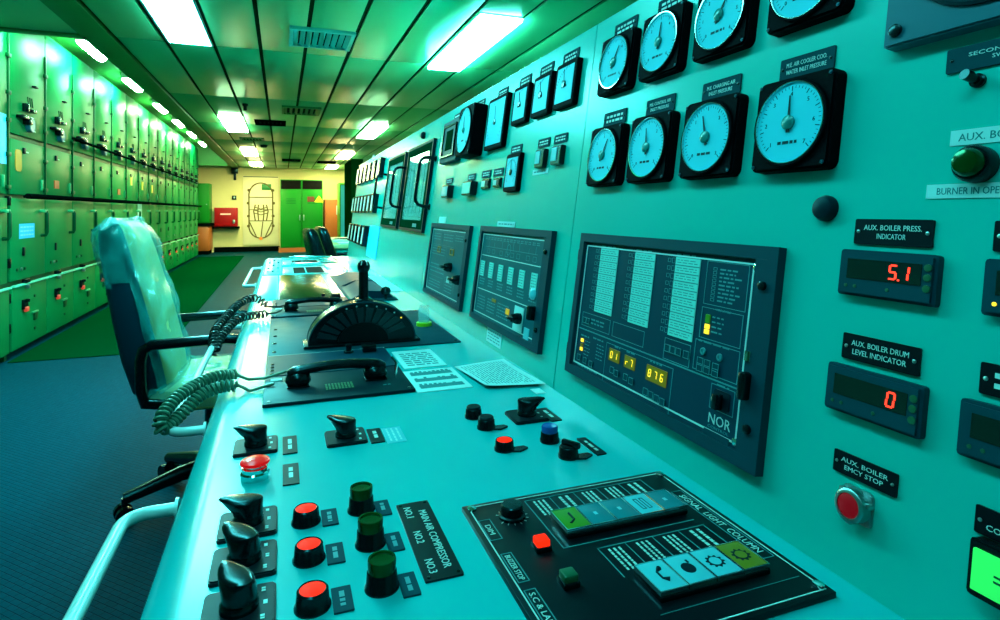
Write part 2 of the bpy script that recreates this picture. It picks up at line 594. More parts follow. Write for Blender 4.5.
arc = [(-0.085 - 0.045 * math.sin(a), 0.695 + 0.045 * math.cos(a)) for a in [R(90) * k / 8 for k in range(9)]]
prof = [(X0, DZ)] + arc + [(-0.13, 0.635), (-0.118, 0.62), (0.10, 0.60), (X0, 0.60)]
cpart(MB().prism(prof, YD0, YD1, 'y'), 'desk_top', paint_desk)
cpart(MB().rng((0.14, X0 - 0.002), (YD0 + 0.02, YD1 - 0.03), (0.08, 0.60)), 'pedestal', paint)
cpart(MB().rng((0.18, X0 - 0.002), (YD0 + 0.02, YD1 - 0.05), (0.0, 0.08)), 'plinth', dark_kick)
TOP = 0.757
xt, zt = X0 + TOP * ST, DZ + TOP * CT
for a, b, lb in ((YD0, 1.083, 'tall teal instrument cabinet section with eight round gauges and the large alarm panel'),
                 (1.086, 2.336, 'teal instrument cabinet section with square meters above two dark panels'),
                 (2.339, 3.60, 'teal instrument cabinet section with the two glazed bays'),
                 (3.603, 5.10, 'farthest teal instrument cabinet section with rows of edgewise meters')):
    c_ = thing('instrument_cabinet', PLAIN(0.8, (a + b) / 2, 0), lb, 'cabinet', 'instrument cabinet sections of the console')
    iv = c_.matrix_world.inverted()
    p = [(X0 + 0.0005, 0.09), (X0 + 0.0005, DZ), (xt, zt), (xt + 0.006, zt + 0.004), (1.15, zt + 0.004), (1.15, 0.09)]
    MB().prism(p, a, b, 'y').xf(iv).build('body', paint, c_)
    MB().rng((X0 + 0.03, 1.12), (a + 0.01, b - 0.01), (0, 0.09)).xf(iv).build('plinth', dark_kick, c_)


# ---------------------------------------------------------------- small plates
def nameplate(M, w, h, lines, label, name='nameplate', base=plate_black, ink=engrave, group=None, dash=False, screws=True, cat='nameplate', t=0.002, fit=0.74):
    o = MB().prism(rrect(w, h, min(w, h) * 0.06, 2), 0, t).build(name, base, M=M)
    tag(o, label, cat, group)
    g = MB()
    n = max(1, len(lines))
    if dash:
        g.dashes(-w * 0.36, w * 0.36, -h * 0.32, h * 0.32, dash, t, 0.0003, 0.5, w * 0.14)
    else:
        lh = h * 0.66 / n * (fit / 0.74)
        for k, tx in enumerate(lines):
            W = w * fit * min(1.0, len(tx) / max(len(q) for q in lines))
            g.text(tx, 0, lh * n / 2 - lh * (k + 0.5), W, lh * 0.62, t)
    g.build('lettering', ink, o, smooth=False)
    if screws:
        for sx in (-1, 1):
            MB().lathe([(h * 0.07, 0), (h * 0.07, 0.0008), (0, 0.0016)], (sx * w * 0.44, 0, t), seg=10).build('screw', black if base != plate_black else steel, o)
    return o


def sticker(M, w, h, label, rows=3, name='sticker', base=paper_m, ink=paper_mark, cat='sticker', lines=None, group=None, word=None):
    o = MB().rng((-w / 2, w / 2), (-h / 2, h / 2), (0, 0.0008)).build(name, base, M=M, smooth=False)
    tag(o, label, cat, group)
    g = MB()
    if lines:
        lh = h * 0.7 / len(lines)
        for k, tx in enumerate(lines):
            g.text(tx, 0, h * 0.35 - lh * (k + 0.5), w * 0.8, lh * 0.7, 0.0008)
    elif rows:
        g.dashes(-w * 0.42, w * 0.42, -h * 0.40, h * 0.40, rows, 0.0008, 0.0002, 0.35, word or w * 0.12)
    else:
        g = None
    if g:
        g.build('print', ink, o, smooth=False)
    return o


# ---------------------------------------------------------------- gauges
def gauge(M, S, depth, label, ang, scale=(), group='round pressure gauges', dial_m=dial_white, name='pressure_gauge', subscale=True):
    t = thing(name, M, label, 'gauge', group)
    MB().prism(rrect(S, S, S * 0.09), 0, depth, bevel=0.003).build('housing', black_case, t)
    r = S * 0.466
    MB().lathe([(r, depth), (r, depth + 0.003), (r - 0.0012, depth + 0.004), (r - 0.0028, depth + 0.004), (r - 0.004, depth + 0.001)], seg=48, cap=False).build('bezel', black_case, t)
    MB().lathe([(r - 0.0052, depth + 0.001), (r - 0.0044, depth + 0.0042), (r - 0.0032, depth + 0.0042), (r - 0.0026, depth + 0.001)], seg=48, cap=False).build('bright_ring', chrome, t)
    MB().cyl((0, 0, depth), r - 0.0045, 0.0015, seg=48).build('dial', dial_m, t)
    z = depth + 0.0016
    g = MB()
    for k in range(41):
        a = R(225 - 270 * k / 40)
        L = 0.006 if k % 5 == 0 else 0.003
        rr = r - 0.0085
        g.box(((rr - L / 2) * math.cos(a), (rr - L / 2) * math.sin(a), z), (L, 0.0006 if k % 5 else 0.001, 0.0004), rot=Matrix.Rotation(a, 3, 'Z'))
    for k, tx in enumerate(scale):
        a = R(225 - 270 * k / max(1, len(scale) - 1))
        g.text(tx, (r - 0.018) * math.cos(a), (r - 0.018) * math.sin(a), None, S * 0.045, z, 0.0003)
    g.dashes(-0.014, 0.014, -r * 0.52, -r * 0.38, 1, z, 0.0003, 0.5, 0.006)
    g.build('scale', slate_dark, t, smooth=False)
    a = R(ang)
    q = Matrix.Rotation(a - R(90), 4, 'Z')
    p = MB().prism([(-0.0022, -0.012), (0.0026, -0.012), (0.0006, r * 0.62), (-0.0006, r * 0.62)], z + 0.001, z + 0.0018)
    p.xf(q).build('pointer', black_matte, t)
    MB().lathe([(0.0085, z), (0.0085, z + 0.003), (0.005, z + 0.005), (0, z + 0.0055)], seg=24).build('hub', mat('hub green', (16, 120, 118), 0.25), t)
    for sx, sy in ((-1, 1), (1, 1), (-1, -1), (1, -1)):
        MB().lathe([(S * 0.020, depth), (S * 0.020, depth + 0.0012), (0, depth + 0.0016)], (sx * S * 0.445, sy * S * 0.445, 0), seg=12).build('screw', slate, t)
    return t


GY = (0.968, 0.826, 0.682, 0.536)
ordn = ('first', 'second', 'third', 'fourth')
hints_u = ('pointer leaning right', 'plate above cut off', 'top cut off', 'mostly cut by picture top')
for k, y in enumerate(GY):
    gauge(FACE(y - 0.002, 0.643), 0.113, 0.017, 'round white gauge in the upper row, %s from left, %s' % (ordn[k], hints_u[k]), (62, 85, 60, 95)[k], ('0', '1', '2', '3', '4', '5', '6') if k > 1 else ('0', '2', '4', '6'))
    gauge(FACE(y - 0.002, 0.466), 0.113, 0.017, 'round white gauge in black square case, lower row, %s from the left' % ordn[k], (62, 98, 106, 92)[k], (('0', '1', '2', '3', '4', '5', '6'), ('0', '1', '2', '3'), ('0', '1', '2', '3'), ('1', '2', '3', '4', '5', '6', '7'))[k][::1])
    nameplate(FACE(y - 0.002, 0.715), 0.078, 0.027, [], 'slate nameplate above the upper row gauge, %s from the left' % ordn[k], base=plate_grey, dash=2, group='gauge nameplates')
low = ([], ['M.E. CONTROL AIR', 'INLET PRESSURE'], ['M.E. CHARGING AIR', 'INLET PRESSURE'], ['M.E. AIR COOLER COO.', 'WATER INLET PRESSURE'])
for k, y in enumerate(GY):
    nameplate(FACE(y - 0.002, 0.540), 0.078, 0.027, low[k], 'slate nameplate above the lower row gauge, %s from the left%s' % (ordn[k], '' if k == 0 else ', reading ' + low[k][1].title()), base=plate_grey, dash=2 if k == 0 else False, group='gauge nameplates')


def square_meter(M, w, h, d, label, kind, name='panel_meter'):
    t = thing(name, M, label, 'meter', 'square panel meters')
    MB().prism(rrect(w, h, 0.006, 3), 0, d, bevel=0.002).build('case', black_case, t)
    MB().rng((-w / 2 + 0.012, w / 2 - 0.012), (-h / 2 + 0.012, h / 2 - 0.012), (d, d + 0.001)).build('dial', lit_white if kind == 'lit' else dial_white, t)
    g = MB()
    if kind == 'round':
        for k in range(25):
            a = R(225 - 270 * k / 24)
            rr = min(w, h) / 2 - 0.016
            g.box((rr * math.cos(a), rr * math.sin(a), d + 0.0012), (0.006, 0.001, 0.0004), rot=Matrix.Rotation(a, 3, 'Z'))
    else:
        for k in range(13):
            a = R(170 - 75 * k / 12)
            rr = w * 0.62
            g.box((w * 0.2 + rr * math.cos(a), -h * 0.25 + rr * math.sin(a), d + 0.0012), (0.006, 0.001, 0.0004), rot=Matrix.Rotation(a, 3, 'Z'))
        g.dashes(-0.012, 0.012, -0.01, 0.0, 1, d + 0.001, 0.0003, 0.5, 0.006)
    g.build('scale', slate_dark, t, smooth=False)
    MB().prism([(-0.0015, -0.004), (0.0015, -0.004), (0.0005, h * 0.33), (-0.0005, h * 0.33)], d + 0.0012, d + 0.002).xf(Matrix.Rotation(R(12), 4, 'Z')).build('pointer', black_matte, t)
    MB().lathe([(0.008, d + 0.001), (0.008, d + 0.004), (0, d + 0.005)], seg=16).build('hub', black, t)
    return t


for k, (y, sp) in enumerate(((1.448, 'with a dark pointer hub'), (1.312, 'lower half brightly lit'), (1.183, 'nearest the camera and brightest'))):
    square_meter(FACE(y, 0.647), 0.104, 0.104, 0.013, 'small square white meter on the face, %s of three, %s' % (ordn[k], sp), 'sector')
    nameplate(FACE(y + 0.008, 0.714), 0.078, 0.027, [], 'slate nameplate above the small square meter, %s of three' % ordn[k], base=plate_grey, dash=2, group='meter nameplates')
square_meter(FACE(1.625, 0.624), 0.156, 0.156, 0.015, 'large square pale blue meter with round scale beside the deep round clock', 'round')
nameplate(FACE(1.626, 0.714), 0.082, 0.027, [], 'slate nameplate above the large square blue meter', base=plate_grey, dash=2, group='meter nameplates')
gauge(FACE(1.838, 0.622), 0.165, 0.045, 'deep black cased round clock gauge standing proud between square instruments', 100, ('3', '6', '9', '12'), group=None, name='clock_gauge')
nameplate(FACE(1.831, 0.718), 0.078, 0.024, [], 'slate nameplate above the deep round clock gauge', base=plate_grey, dash=2, group='meter nameplates')
t = thing('recorder_window', FACE(2.108, 0.622), 'square slate framed recorder with dark window left of the clock gauge', 'recorder')
MB().prism(rrect(0.225, 0.158, 0.006, 3), 0, 0.02, bevel=0.002).build('case', slate_frame, t)
MB().ring_rect(-0.085, 0.085, -0.06, 0.06, 0.006, 0.02, 0.026).build('inner_frame', black, t)
MB().rng((-0.079, 0.079), (-0.054, 0.054), (0.02, 0.0215)).build('screen', slate, t)
MB().rng((-0.045, 0.045), (-0.035, 0.04), (0.0215, 0.0225)).build('chart', window_back, t)
nameplate(FACE(2.107, 0.714), 0.085, 0.028, [], 'slate nameplate above the square slate recorder', base=plate_grey, dash=2, group='meter nameplates')

# small square indicator lights
def indicator_box(M, w, h, d, label, face_m, half=False, group='small boxed indicators'):
    t = thing('indicator_light', M, label, 'indicator light', group)
    MB().prism(rrect(w, h, 0.004, 3), 0, d, bevel=0.002).build('case', black, t)
    if half:
        MB().rng((-w / 2 + 0.006, 0.002), (-h / 2 + 0.006, h / 2 - 0.006), (d, d + 0.001)).build('lens', face_m, t)
        MB().rng((0.003, w / 2 - 0.006), (-h / 2 + 0.006, h / 2 - 0.006), (d, d + 0.001)).build('dark_lens', slate_dark, t)
    else:
        MB().rng((-w / 2 + 0.005, w / 2 - 0.005), (-h / 2 + 0.005, h / 2 - 0.005), (d, d + 0.001)).build('lens', face_m, t)
    return t


indicator_box(FACE(2.075, 0.433), 0.085, 0.045, 0.022, 'small boxed indicator with pale window at the left end of the row', pad_cyan)
indicator_box(FACE(1.808, 0.435), 0.095, 0.045, 0.022, 'small boxed indicator with bright white lit window', lit_white)
indicator_box(FACE(1.668, 0.445), 0.07, 0.03, 0.008, 'small half white half dark indicator, left of a close pair', white, True)
indicator_box(FACE(1.568, 0.444), 0.056, 0.027, 0.008, 'small half dark indicator, right of a close pair beside tall meter', pad_cyan, True)
for y, w, s, lb in ((2.10, 0.085, 0.474, 'left-end pale indicator'), (1.83, 0.078, 0.474, 'bright white lit indicator'), (1.683, 0.08, 0.476, 'half white half dark indicator'), (1.577, 0.08, 0.475, 'half dark indicator beside the tall meter')):
    nameplate(FACE(y, s), w, 0.022, [], 'tiny slate nameplate above the %s' % lb, base=plate_grey, dash=2, group='indicator nameplates')
square_meter(FACE(1.448, 0.465), 0.098, 0.102, 0.012, 'lone square pale meter below the row of square meters', 'round')
nameplate(FACE(1.458, 0.529), 0.076, 0.023, [], 'slate nameplate above the lone square pale meter', base=plate_grey, dash=2, group='meter nameplates')
for y, lb in ((1.277, 'left'), (1.187, 'right')):
    t = thing('push_switch', FACE(y, 0.488), 'black rectangular illuminated switch with pale lens, %s one of the pair' % lb, 'switch', 'pair of black rectangular switches')
    MB().prism(rrect(0.05, 0.044, 0.004, 3), 0, 0.012, bevel=0.002).build('case', black, t)
    MB().rng((-0.019, 0.006), (-0.013, 0.017), (0.012, 0.0135)).build('lens', pad_cyan, t)
    nameplate(FACE(y + 0.005, 0.527), 0.066, 0.021, [], 'slate nameplate above the %s black rectangular switch' % lb, base=plate_grey, dash=2, group='indicator nameplates')
sticker(FACE(1.285, 0.458), 0.088, 0.013, 'narrow white label strip under the pair of rectangular switches', 1)

# ---------------------------------------------------------------- three framed alarm panels
def panel_base(t, w, h, face_m=None):
    f = MB().ring_rect(-w / 2, w / 2, -h / 2, h / 2, 0.016, 0, 0.012)
    f.rng((w / 2 - 0.034, w / 2 - 0.0161), (-h / 2 + 0.0161, h / 2 - 0.0161), (0, 0.012))
    f.build('frame', slate_frame, t)
    MB().rng((-w / 2 + 0.0165, w / 2 - 0.0345), (-h / 2 + 0.0165, h / 2 - 0.0165), (0, 0.006)).build('face_plate', face_m or slate, t)
    MB().outline(-w / 2 + 0.022, w / 2 - 0.04, -h / 2 + 0.022, h / 2 - 0.022, 0.0022, 0.006, 0.001).build('border_line', engrave, t)
    for sy in (-1, 1):
        MB().lathe([(0.0055, 0.012), (0.0055, 0.016), (0, 0.018)], (w / 2 - 0.018, sy * h * 0.32, 0), seg=14).build('screw', black, t)
        MB().cyl((-w / 2 - 0.003, sy * h * 0.34 - 0.01, 0.007), 0.004, 0.02, (0, 1, 0), 10).build('hinge', slate_dark, t)


# nearest panel
P3Y, P3S = 0.779, 0.186
t = thing('alarm_panel', FACE(P3Y, P3S), 'largest looking dark alarm panel with three lit legend columns and amber displays', 'control panel', 'framed panels on the console face')
panel_base(t, 0.488, 0.266)


def px(y):
    return P3Y - y


def ps(s):
    return s - P3S


for y0, y1 in ((0.891, 0.953), (0.783, 0.842), (0.677, 0.735)):
    a, b = px(y1), px(y0)
    st = MB().rng((a + 0.006, b + 0.002), (ps(0.179), ps(0.294)), (0.006, 0.0075)).build('legend_strip', lit_white, t)
    g = MB()
    for k in range(9):
        yy = ps(0.179) + 0.115 * (k + 1) / 10
        g.rng((a + 0.006, b + 0.002), (yy - 0.0007, yy + 0.0007), (0.0075, 0.008))
    for k in range(10):
        yy = ps(0.179) + 0.115 * (k + 0.5) / 10
        g.dashes(a + 0.010, b - 0.003, yy - 0.0035, yy + 0.0035, 2, 0.0075, 0.0002, 0.32, 0.008)
    g.build('legend_print', paper_mark, st, smooth=False)
    g = MB()
    for k in range(10):
        yy = ps(0.179) + 0.115 * (k + 0.5) / 10
        g.outline(a - 0.004, a + 0.003, yy - 0.004, yy + 0.004, 0.0006, 0.006, 0.0004)
        g.outline(a - 0.014, a - 0.007, yy - 0.003, yy + 0.003, 0.0006, 0.006, 0.0004)
    g.dashes(a + 0.006, b - 0.01, ps(0.296), ps(0.300), 1, 0.006, 0.0003, 0.6, 0.012)
    g.build('lamp_windows', engrave_dim, t, smooth=False)
    MB().rng((a - 0.004 + 0.0075, a + 0.0055), (ps(0.181), ps(0.292)), (0.006, 0.0068)).build('lamp_slot', black, t)
g = MB()
for (y0, y1, s0, s1) in ((0.583, 0.661, 0.235, 0.294), (0.585, 0.662, 0.189, 0.231), (0.584, 0.668, 0.145, 0.186), (0.889, 0.988, 0.147, 0.172), (0.787, 0.880, 0.147, 0.172), (0.676, 0.735, 0.143, 0.174), (0.708, 0.893, 0.067, 0.134), (0.585, 0.628, 0.104, 0.136)):
    g.outline(px(y1), px(y0), ps(s0), ps(s1), 0.0009, 0.006, 0.0005)
g.rng((px(0.998), px(0.583)), (ps(0.1395), ps(0.1415)), (0.006, 0.0065))
g.build('group_outlines', engrave_dim, t, smooth=False)
g = MB()
for k in range(9):
    yy = ps(0.284) - 0.0052 * k
    g.dashes(px(0.635), px(0.635) + random.uniform(0.025, 0.042), yy - 0.0018, yy + 0.0018, 1, 0.006, 0.0003, 0.6, 0.008)
    g.outline(px(0.648), px(0.641), yy - 0.002, yy + 0.002, 0.0006, 0.006, 0.0004)
g.build('panel_print', engrave_dim, t, smooth=False)
MB().text('ALARM', px(0.622), ps(0.2945), 0.018, 0.0028, 0.006).build('panel_print', engrave_dim, t, smooth=False)
MB().text('WIRE LEVELS', px(0.622), ps(0.2305), 0.028, 0.0028, 0.006).build('panel_print', engrave_dim, t, smooth=False)
for k in range(4):
    MB().dashes(px(0.64), px(0.64) + 0.022, ps(0.220) - 0.0065 * k - 0.0016, ps(0.220) - 0.0065 * k + 0.0016, 1, 0.006, 0.0003, 0.6, 0.008).build('panel_print', engrave_dim, t, smooth=False)
MB().dashes(px(0.662), px(0.600), ps(0.183), ps(0.187), 1, 0.006, 0.0003, 0.6, 0.010).build('panel_print', engrave_dim, t, smooth=False)
MB().dashes(px(0.618), px(0.596), ps(0.135), ps(0.138), 1, 0.006, 0.0003, 0.6, 0.010).build('panel_print', engrave_dim, t, smooth=False)
for a, b in ((0.867, 0.85), (0.83, 0.805), (0.765, 0.735)):
    MB().dashes(px(a), px(b), ps(0.130), ps(0.1335), 1, 0.006, 0.0003, 0.6, 0.008).build('panel_print', engrave_dim, t, smooth=False)
MB().dashes(px(0.985), px(0.955), ps(0.127), ps(0.131), 1, 0.006, 0.0003, 0.6, 0.009).build('panel_print', engrave_dim, t, smooth=False)
MB().dashes(px(0.94), px(0.905), ps(0.130), ps(0.134), 1, 0.006, 0.0003, 0.6, 0.009).build('panel_print', engrave_dim, t, smooth=False)
for k in range(5):
    MB().dashes(px(0.968), px(0.948), ps(0.121) - k * 0.006 - 0.0015, ps(0.121) - k * 0.006 + 0.0015, 1, 0.006, 0.0003, 0.5, 0.007).build('panel_print', engrave_dim, t, smooth=False)
    MB().dashes(px(0.925), px(0.900), ps(0.123) - k * 0.006 - 0.0015, ps(0.123) - k * 0.006 + 0.0015, 1, 0.006, 0.0003, 0.5, 0.007).build('panel_print', engrave_dim, t, smooth=False)
MB().dashes(px(0.985), px(0.91), ps(0.072), ps(0.076), 1, 0.006, 0.0003, 0.6, 0.010).build('panel_print', engrave_dim, t, smooth=False)
MB().dashes(px(0.955), px(0.905), ps(0.153), ps(0.166), 2, 0.006, 0.0003, 0.4, 0.010).build('panel_print', engrave_dim, t, smooth=False)


def keycap(mb_, y, s, w=0.012, h=0.011):
    mb_.prism([(px(y) + a * w / 11 * 1.0, ps(s) + b * h / 11) for a, b in rrect(10, 10, 2, 2)], 0.006, 0.0085)


g = MB()
for y, s in ((0.864, 0.093), (0.850, 0.091), (0.822, 0.092), (0.806, 0.090), (0.765, 0.085), (0.751, 0.084), (0.737, 0.083), (0.723, 0.082), (0.725, 0.160), (0.712, 0.160), (0.699, 0.160), (0.682, 0.160), (0.652, 0.158), (0.638, 0.158), (0.622, 0.157), (0.652, 0.150), (0.638, 0.150), (0.622, 0.150), (0.980, 0.088), (0.957, 0.087), (0.935, 0.086), (0.975, 0.158), (0.963, 0.158)):
    g = MB()
    keycap(g, y, s)
    kb = g.build('key_button', slate_frame, t)
    MB().outline(px(y) - 0.006, px(y) + 0.006, ps(s) - 0.0053, ps(s) + 0.0053, 0.0008, 0.0085, 0.0003).build('key_outline', engrave_dim, kb, smooth=False)
for y, s in ((0.650, 0.172), (0.618, 0.171)):
    MB().lathe([(0.005, 0.006), (0.005, 0.008), (0.003, 0.0085), (0.003, 0.007)], (px(y), ps(s), 0), seg=18).build('jack_ring', engrave_dim, t)
for (y0, y1, s0, s1, tx) in ((0.848, 0.880, 0.107, 0.127, '01'), (0.802, 0.832, 0.107, 0.126, 'r7'), (0.720, 0.770, 0.103, 0.126, '876')):
    d = MB().rng((px(y1), px(y0)), (ps(s0), ps(s1)), (0.006, 0.0075)).build('display', amber_dim, t)
    g = MB()
    n = len(tx)
    for k, ch in enumerate(tx):
        seg7(g, ch, px(y1) + (y1 - y0) * ((k + 0.6) / (n + 0.3)), (ps(s0) + ps(s1)) / 2, 0.0105, 0.0078)
    g.build('digits', led_amber, d, smooth=False)
for (y, s, m_) in ((0.6475, 0.219, green_lit), (0.6475, 0.2135, green_lit), (0.6475, 0.206, led_amber), (0.6475, 0.199, led_amber), (0.977, 0.120, led_amber), (0.977, 0.111, amber_dim), (0.977, 0.104, led_amber)):
    MB().rng((px(y) - 0.004, px(y) + 0.004), (ps(s) - 0.003, ps(s) + 0.003), (0.006, 0.008)).build('led', m_, t)
ks = MB().prism([(px(0.606) + a, ps(0.119) + b) for a, b in rrect(0.028, 0.024, 0.003, 2)], 0.006, 0.008).build('key_switch', slate_dark, t)
MB().lathe([(0.0075, 0.008), (0.0075, 0.012), (0.0055, 0.013), (0, 0.013)], (px(0.612), ps(0.118), 0), seg=20).build('lock_barrel', steel, ks)
MB().box((px(0.604), ps(0.118), 0.016), (0.009, 0.020, 0.012), 0.002).build('key', black, ks)
MB().text('NOR', px(0.607), ps(0.092), 0.040, 0.013, 0.006).build('maker_lettering', engrave, t, smooth=False)
MB().text('CONTROL', px(0.608), ps(0.0815), 0.038, 0.0035, 0.006).build('maker_lettering', engrave_dim, t, smooth=False)
MB().rng((px(0.632), px(0.586)), (ps(0.068), ps(0.077)), (0.006, 0.0075)).build('maker_plate', slate_frame, t)
for s in (0.185, 0.143):
    MB().cyl((px(0.566), ps(s) - 0.006, 0.010), 0.005, 0.012, (0, 1, 0), 12).build('latch_pin', chrome, t)
MB().box((px(0.560), ps(0.150), 0.018), (0.010, 0.034, 0.016), 0.004).build('latch', black, t)
for y, s in ((0.571, 0.292), (0.576, 0.078)):
    MB().lathe([(0.0045, 0.006), (0.0045, 0.0085), (0, 0.010)], (px(y), ps(s), 0), seg=14).build('corner_screw', chrome, t)

# middle panel
P2Y, P2S = 1.398, 0.186
t = thing('mimic_display', FACE(P2Y, P2S), 'middle dark framed panel with mimic diagram and a row of six white legend windows', 'control panel', 'framed panels on the console face')
panel_base(t, 0.488, 0.266, slate_light)
g = MB()
g.rng((-0.21, 0.195), (0.0495, 0.0515), (0.006, 0.0066))
g.rng((-0.21, 0.195), (-0.0455, -0.0435), (0.006, 0.0066))
g.build('divider_line', engrave, t, smooth=False)
g = MB()
g.rng((-0.19, 0.17), (0.0755, 0.0765), (0.006, 0.0065))
for x in (-0.16, -0.12, -0.06, -0.02, 0.02, 0.06, 0.12, 0.16):
    g.rng((x - 0.0006, x + 0.0006), (0.0765, 0.0765 + random.uniform(0.01, 0.025)), (0.006, 0.0065))
    g.outline(x - 0.012, x + 0.008, 0.058, 0.070, 0.0007, 0.006, 0.0004)
for k in range(16):
    x = -0.20 + k * 0.024
    g.dashes(x, x + 0.016, 0.095, 0.104, 2, 0.006, 0.0003, 0.45, 0.007)
for k in range(6):
    x = -0.185 + k * 0.071
    g.dashes(x - 0.02, x + 0.02, -0.034, -0.012, 3, 0.006, 0.0003, 0.4, 0.008)
for x0, x1 in ((-0.20, -0.14), (-0.12, -0.06), (-0.04, 0.04)):
    g.dashes(x0, x1, -0.100, -0.060, 5, 0.006, 0.0003, 0.35, 0.009)
g.lathe([(0.014, 0.006), (0.014, 0.0066), (0.013, 0.0066), (0.013, 0.006)], (-0.01, 0.0765, 0), seg=24, cap=False)
g.build('panel_print', engrave_dim, t, smooth=False)
for k in range(6):
    x = -0.195 + k * 0.073
    w = MB().rng((x - 0.016, x + 0.016), (-0.008, 0.034), (0.006, 0.0078)).build('legend_window', lit_white, t)
    MB().dashes(x - 0.013, x + 0.013, -0.006, 0.032, 6, 0.0078, 0.0002, 0.3, 0.008).build('legend_print', paper_mark, w, smooth=False)
MB().rng((0.024, 0.046), (-0.082, -0.068), (0.006, 0.008)).build('display', mat('amber window', (190, 130, 10), 0.3, spec=0.2, emit=(1.0, 0.6, 0.02), es=0.16), t)
MB().rng((-0.085, -0.055), (-0.066, -0.058), (0.006, 0.0075)).build('display', amber_dim, t)
MB().rng((0.080, 0.135), (-0.108, -0.052), (0.006, 0.0078)).build('knob_card', paper_m, t)
k_ = MB().lathe([(0.013, 0.0078), (0.013, 0.016), (0.009, 0.03), (0, 0.031)], (0.120, -0.078, 0), seg=24).build('rotary_knob', black, t)
MB().box((0.120, -0.078, 0.032), (0.024, 0.007, 0.014), 0.002).build('knob_grip', black, k_)
MB().lathe([(0.014, 0.006), (0.014, 0.009), (0.010, 0.013), (0, 0.015)], (0.175, -0.012, 0), seg=24).build('cover_dome', pad_cyan, t)
MB().box((0.203, -0.052, 0.018), (0.014, 0.032, 0.022), 0.004).build('latch', black, t)
MB().rng((0.150, 0.178), (-0.118, -0.092), (0.006, 0.0078)).build('blue_card', pad_cyan, t)

# far panel
t = thing('mimic_display', FACE(1.995, 0.183), 'farthest dark framed panel with two black knobs and small yellow windows', 'control panel', 'framed panels on the console face')
panel_base(t, 0.495, 0.266, slate_light)
g = MB()
for (a, b, c, d, n) in ((-0.20, -0.10, 0.07, 0.10, 3), (-0.06, 0.06, 0.07, 0.10, 3), (0.09, 0.18, 0.075, 0.10, 3), (-0.20, -0.02, 0.015, 0.045, 3), (-0.20, 0.0, -0.05, -0.01, 3), (-0.20, -0.03, -0.10, -0.07, 3), (0.03, 0.12, -0.10, -0.06, 4)):
    g.dashes(a, b, c, d, n, 0.006, 0.0003, 0.3, 0.012)
for a, b, c, d in ((-0.21, -0.08, 0.055, 0.105), (-0.07, 0.08, 0.055, 0.105), (-0.21, 0.0, -0.06, 0.05), (0.02, 0.14, -0.11, -0.05)):
    g.outline(a, b, c, d, 0.0008, 0.006, 0.0004)
g.build('panel_print', engrave_dim, t, smooth=False)
for x in (-0.10, 0.07):
    MB().ring_rect(x - 0.022, x + 0.022, 0.028, 0.050, 0.004, 0.006, 0.0085).build('yellow_window', amber_dim, t)
for x, y in ((0.08, -0.012), (0.195, -0.042)):
    k_ = MB().lathe([(0.016, 0.006), (0.016, 0.016), (0.011, 0.03), (0, 0.031)], (x, y, 0), seg=24).build('rotary_knob', black, t)
    MB().box((x, y, 0.036), (0.030, 0.009, 0.014), 0.002).build('knob_grip', black, k_)
MB().rng((0.05, 0.08), (-0.065, -0.045), (0.006, 0.0078)).build('white_card', paper_m, t)

sticker(FACE(2.132, 0.330), 0.10, 0.024, 'small white sticker above the farthest dark panel', 0)
sticker(FACE(1.468, 0.328), 0.132, 0.014, 'narrow white sticker above the middle dark panel', 1)
sticker(FACE(1.450, 0.031), 0.11, 0.038, 'white notice stuck under the middle dark panel', 4)

# ---------------------------------------------------------------- two glazed bays and their handles
for y, w, lb in ((2.648, 0.510, 'glazed instrument bay with dark green frame nearer the camera'), (3.232, 0.500, 'glazed instrument bay with dark green frame farther from the camera')):
    t = thing('glazed_bay', FACE(y, 0.470), lb, 'glazed panel', 'glazed bays in the console face')
    h = 0.397
    MB().ring_rect(-w / 2, w / 2, -h / 2, h / 2, 0.012, 0, 0.014).build('outer_frame', slate_dark, t)
    f = MB().rng((-w / 2 + 0.012, w / 2 - 0.012), (-h / 2 + 0.012, -h / 2 + 0.05), (0, 0.012))
    f.rng((-w / 2 + 0.012, -w / 2 + 0.04), (-h / 2 + 0.05, h / 2 - 0.012), (0, 0.012))
    f.rng((w / 2 - 0.055, w / 2 - 0.012), (-h / 2 + 0.05, h / 2 - 0.012), (0, 0.012))
    f.rng((-w / 2 + 0.04, w / 2 - 0.055), (h / 2 - 0.045, h / 2 - 0.012), (0, 0.012))
    f.build('inner_frame', window_back, t)
    MB().rng((-w / 2 + 0.04, w / 2 - 0.055), (-h / 2 + 0.05, h / 2 - 0.045), (0, 0.002)).build('backing', mat('bay backing', (14, 104, 84), 0.5, spec=0.05), t)
    g = MB()
    for k in range(5):
        x = -w / 2 + 0.07 + k * 0.075
        g.rng((x - 0.002, x + 0.002), (-0.12, 0.13), (0.002, 0.004))
        g.outline(x - 0.02, x + 0.03, -0.135, -0.085, 0.002, 0.002, 0.001)
    g.build('mimic_lines', window_back, t, smooth=False)
    MB().rng((-w / 2 + 0.041, w / 2 - 0.056), (-h / 2 + 0.051, h / 2 - 0.046), (0.009, 0.0105)).build('glass_pane', glass_m, t)
    MB().rng((0.05, 0.13), (-h / 2 + 0.02, -h / 2 + 0.035), (0.012, 0.0125)).build('maker_plate', engrave_dim, t)
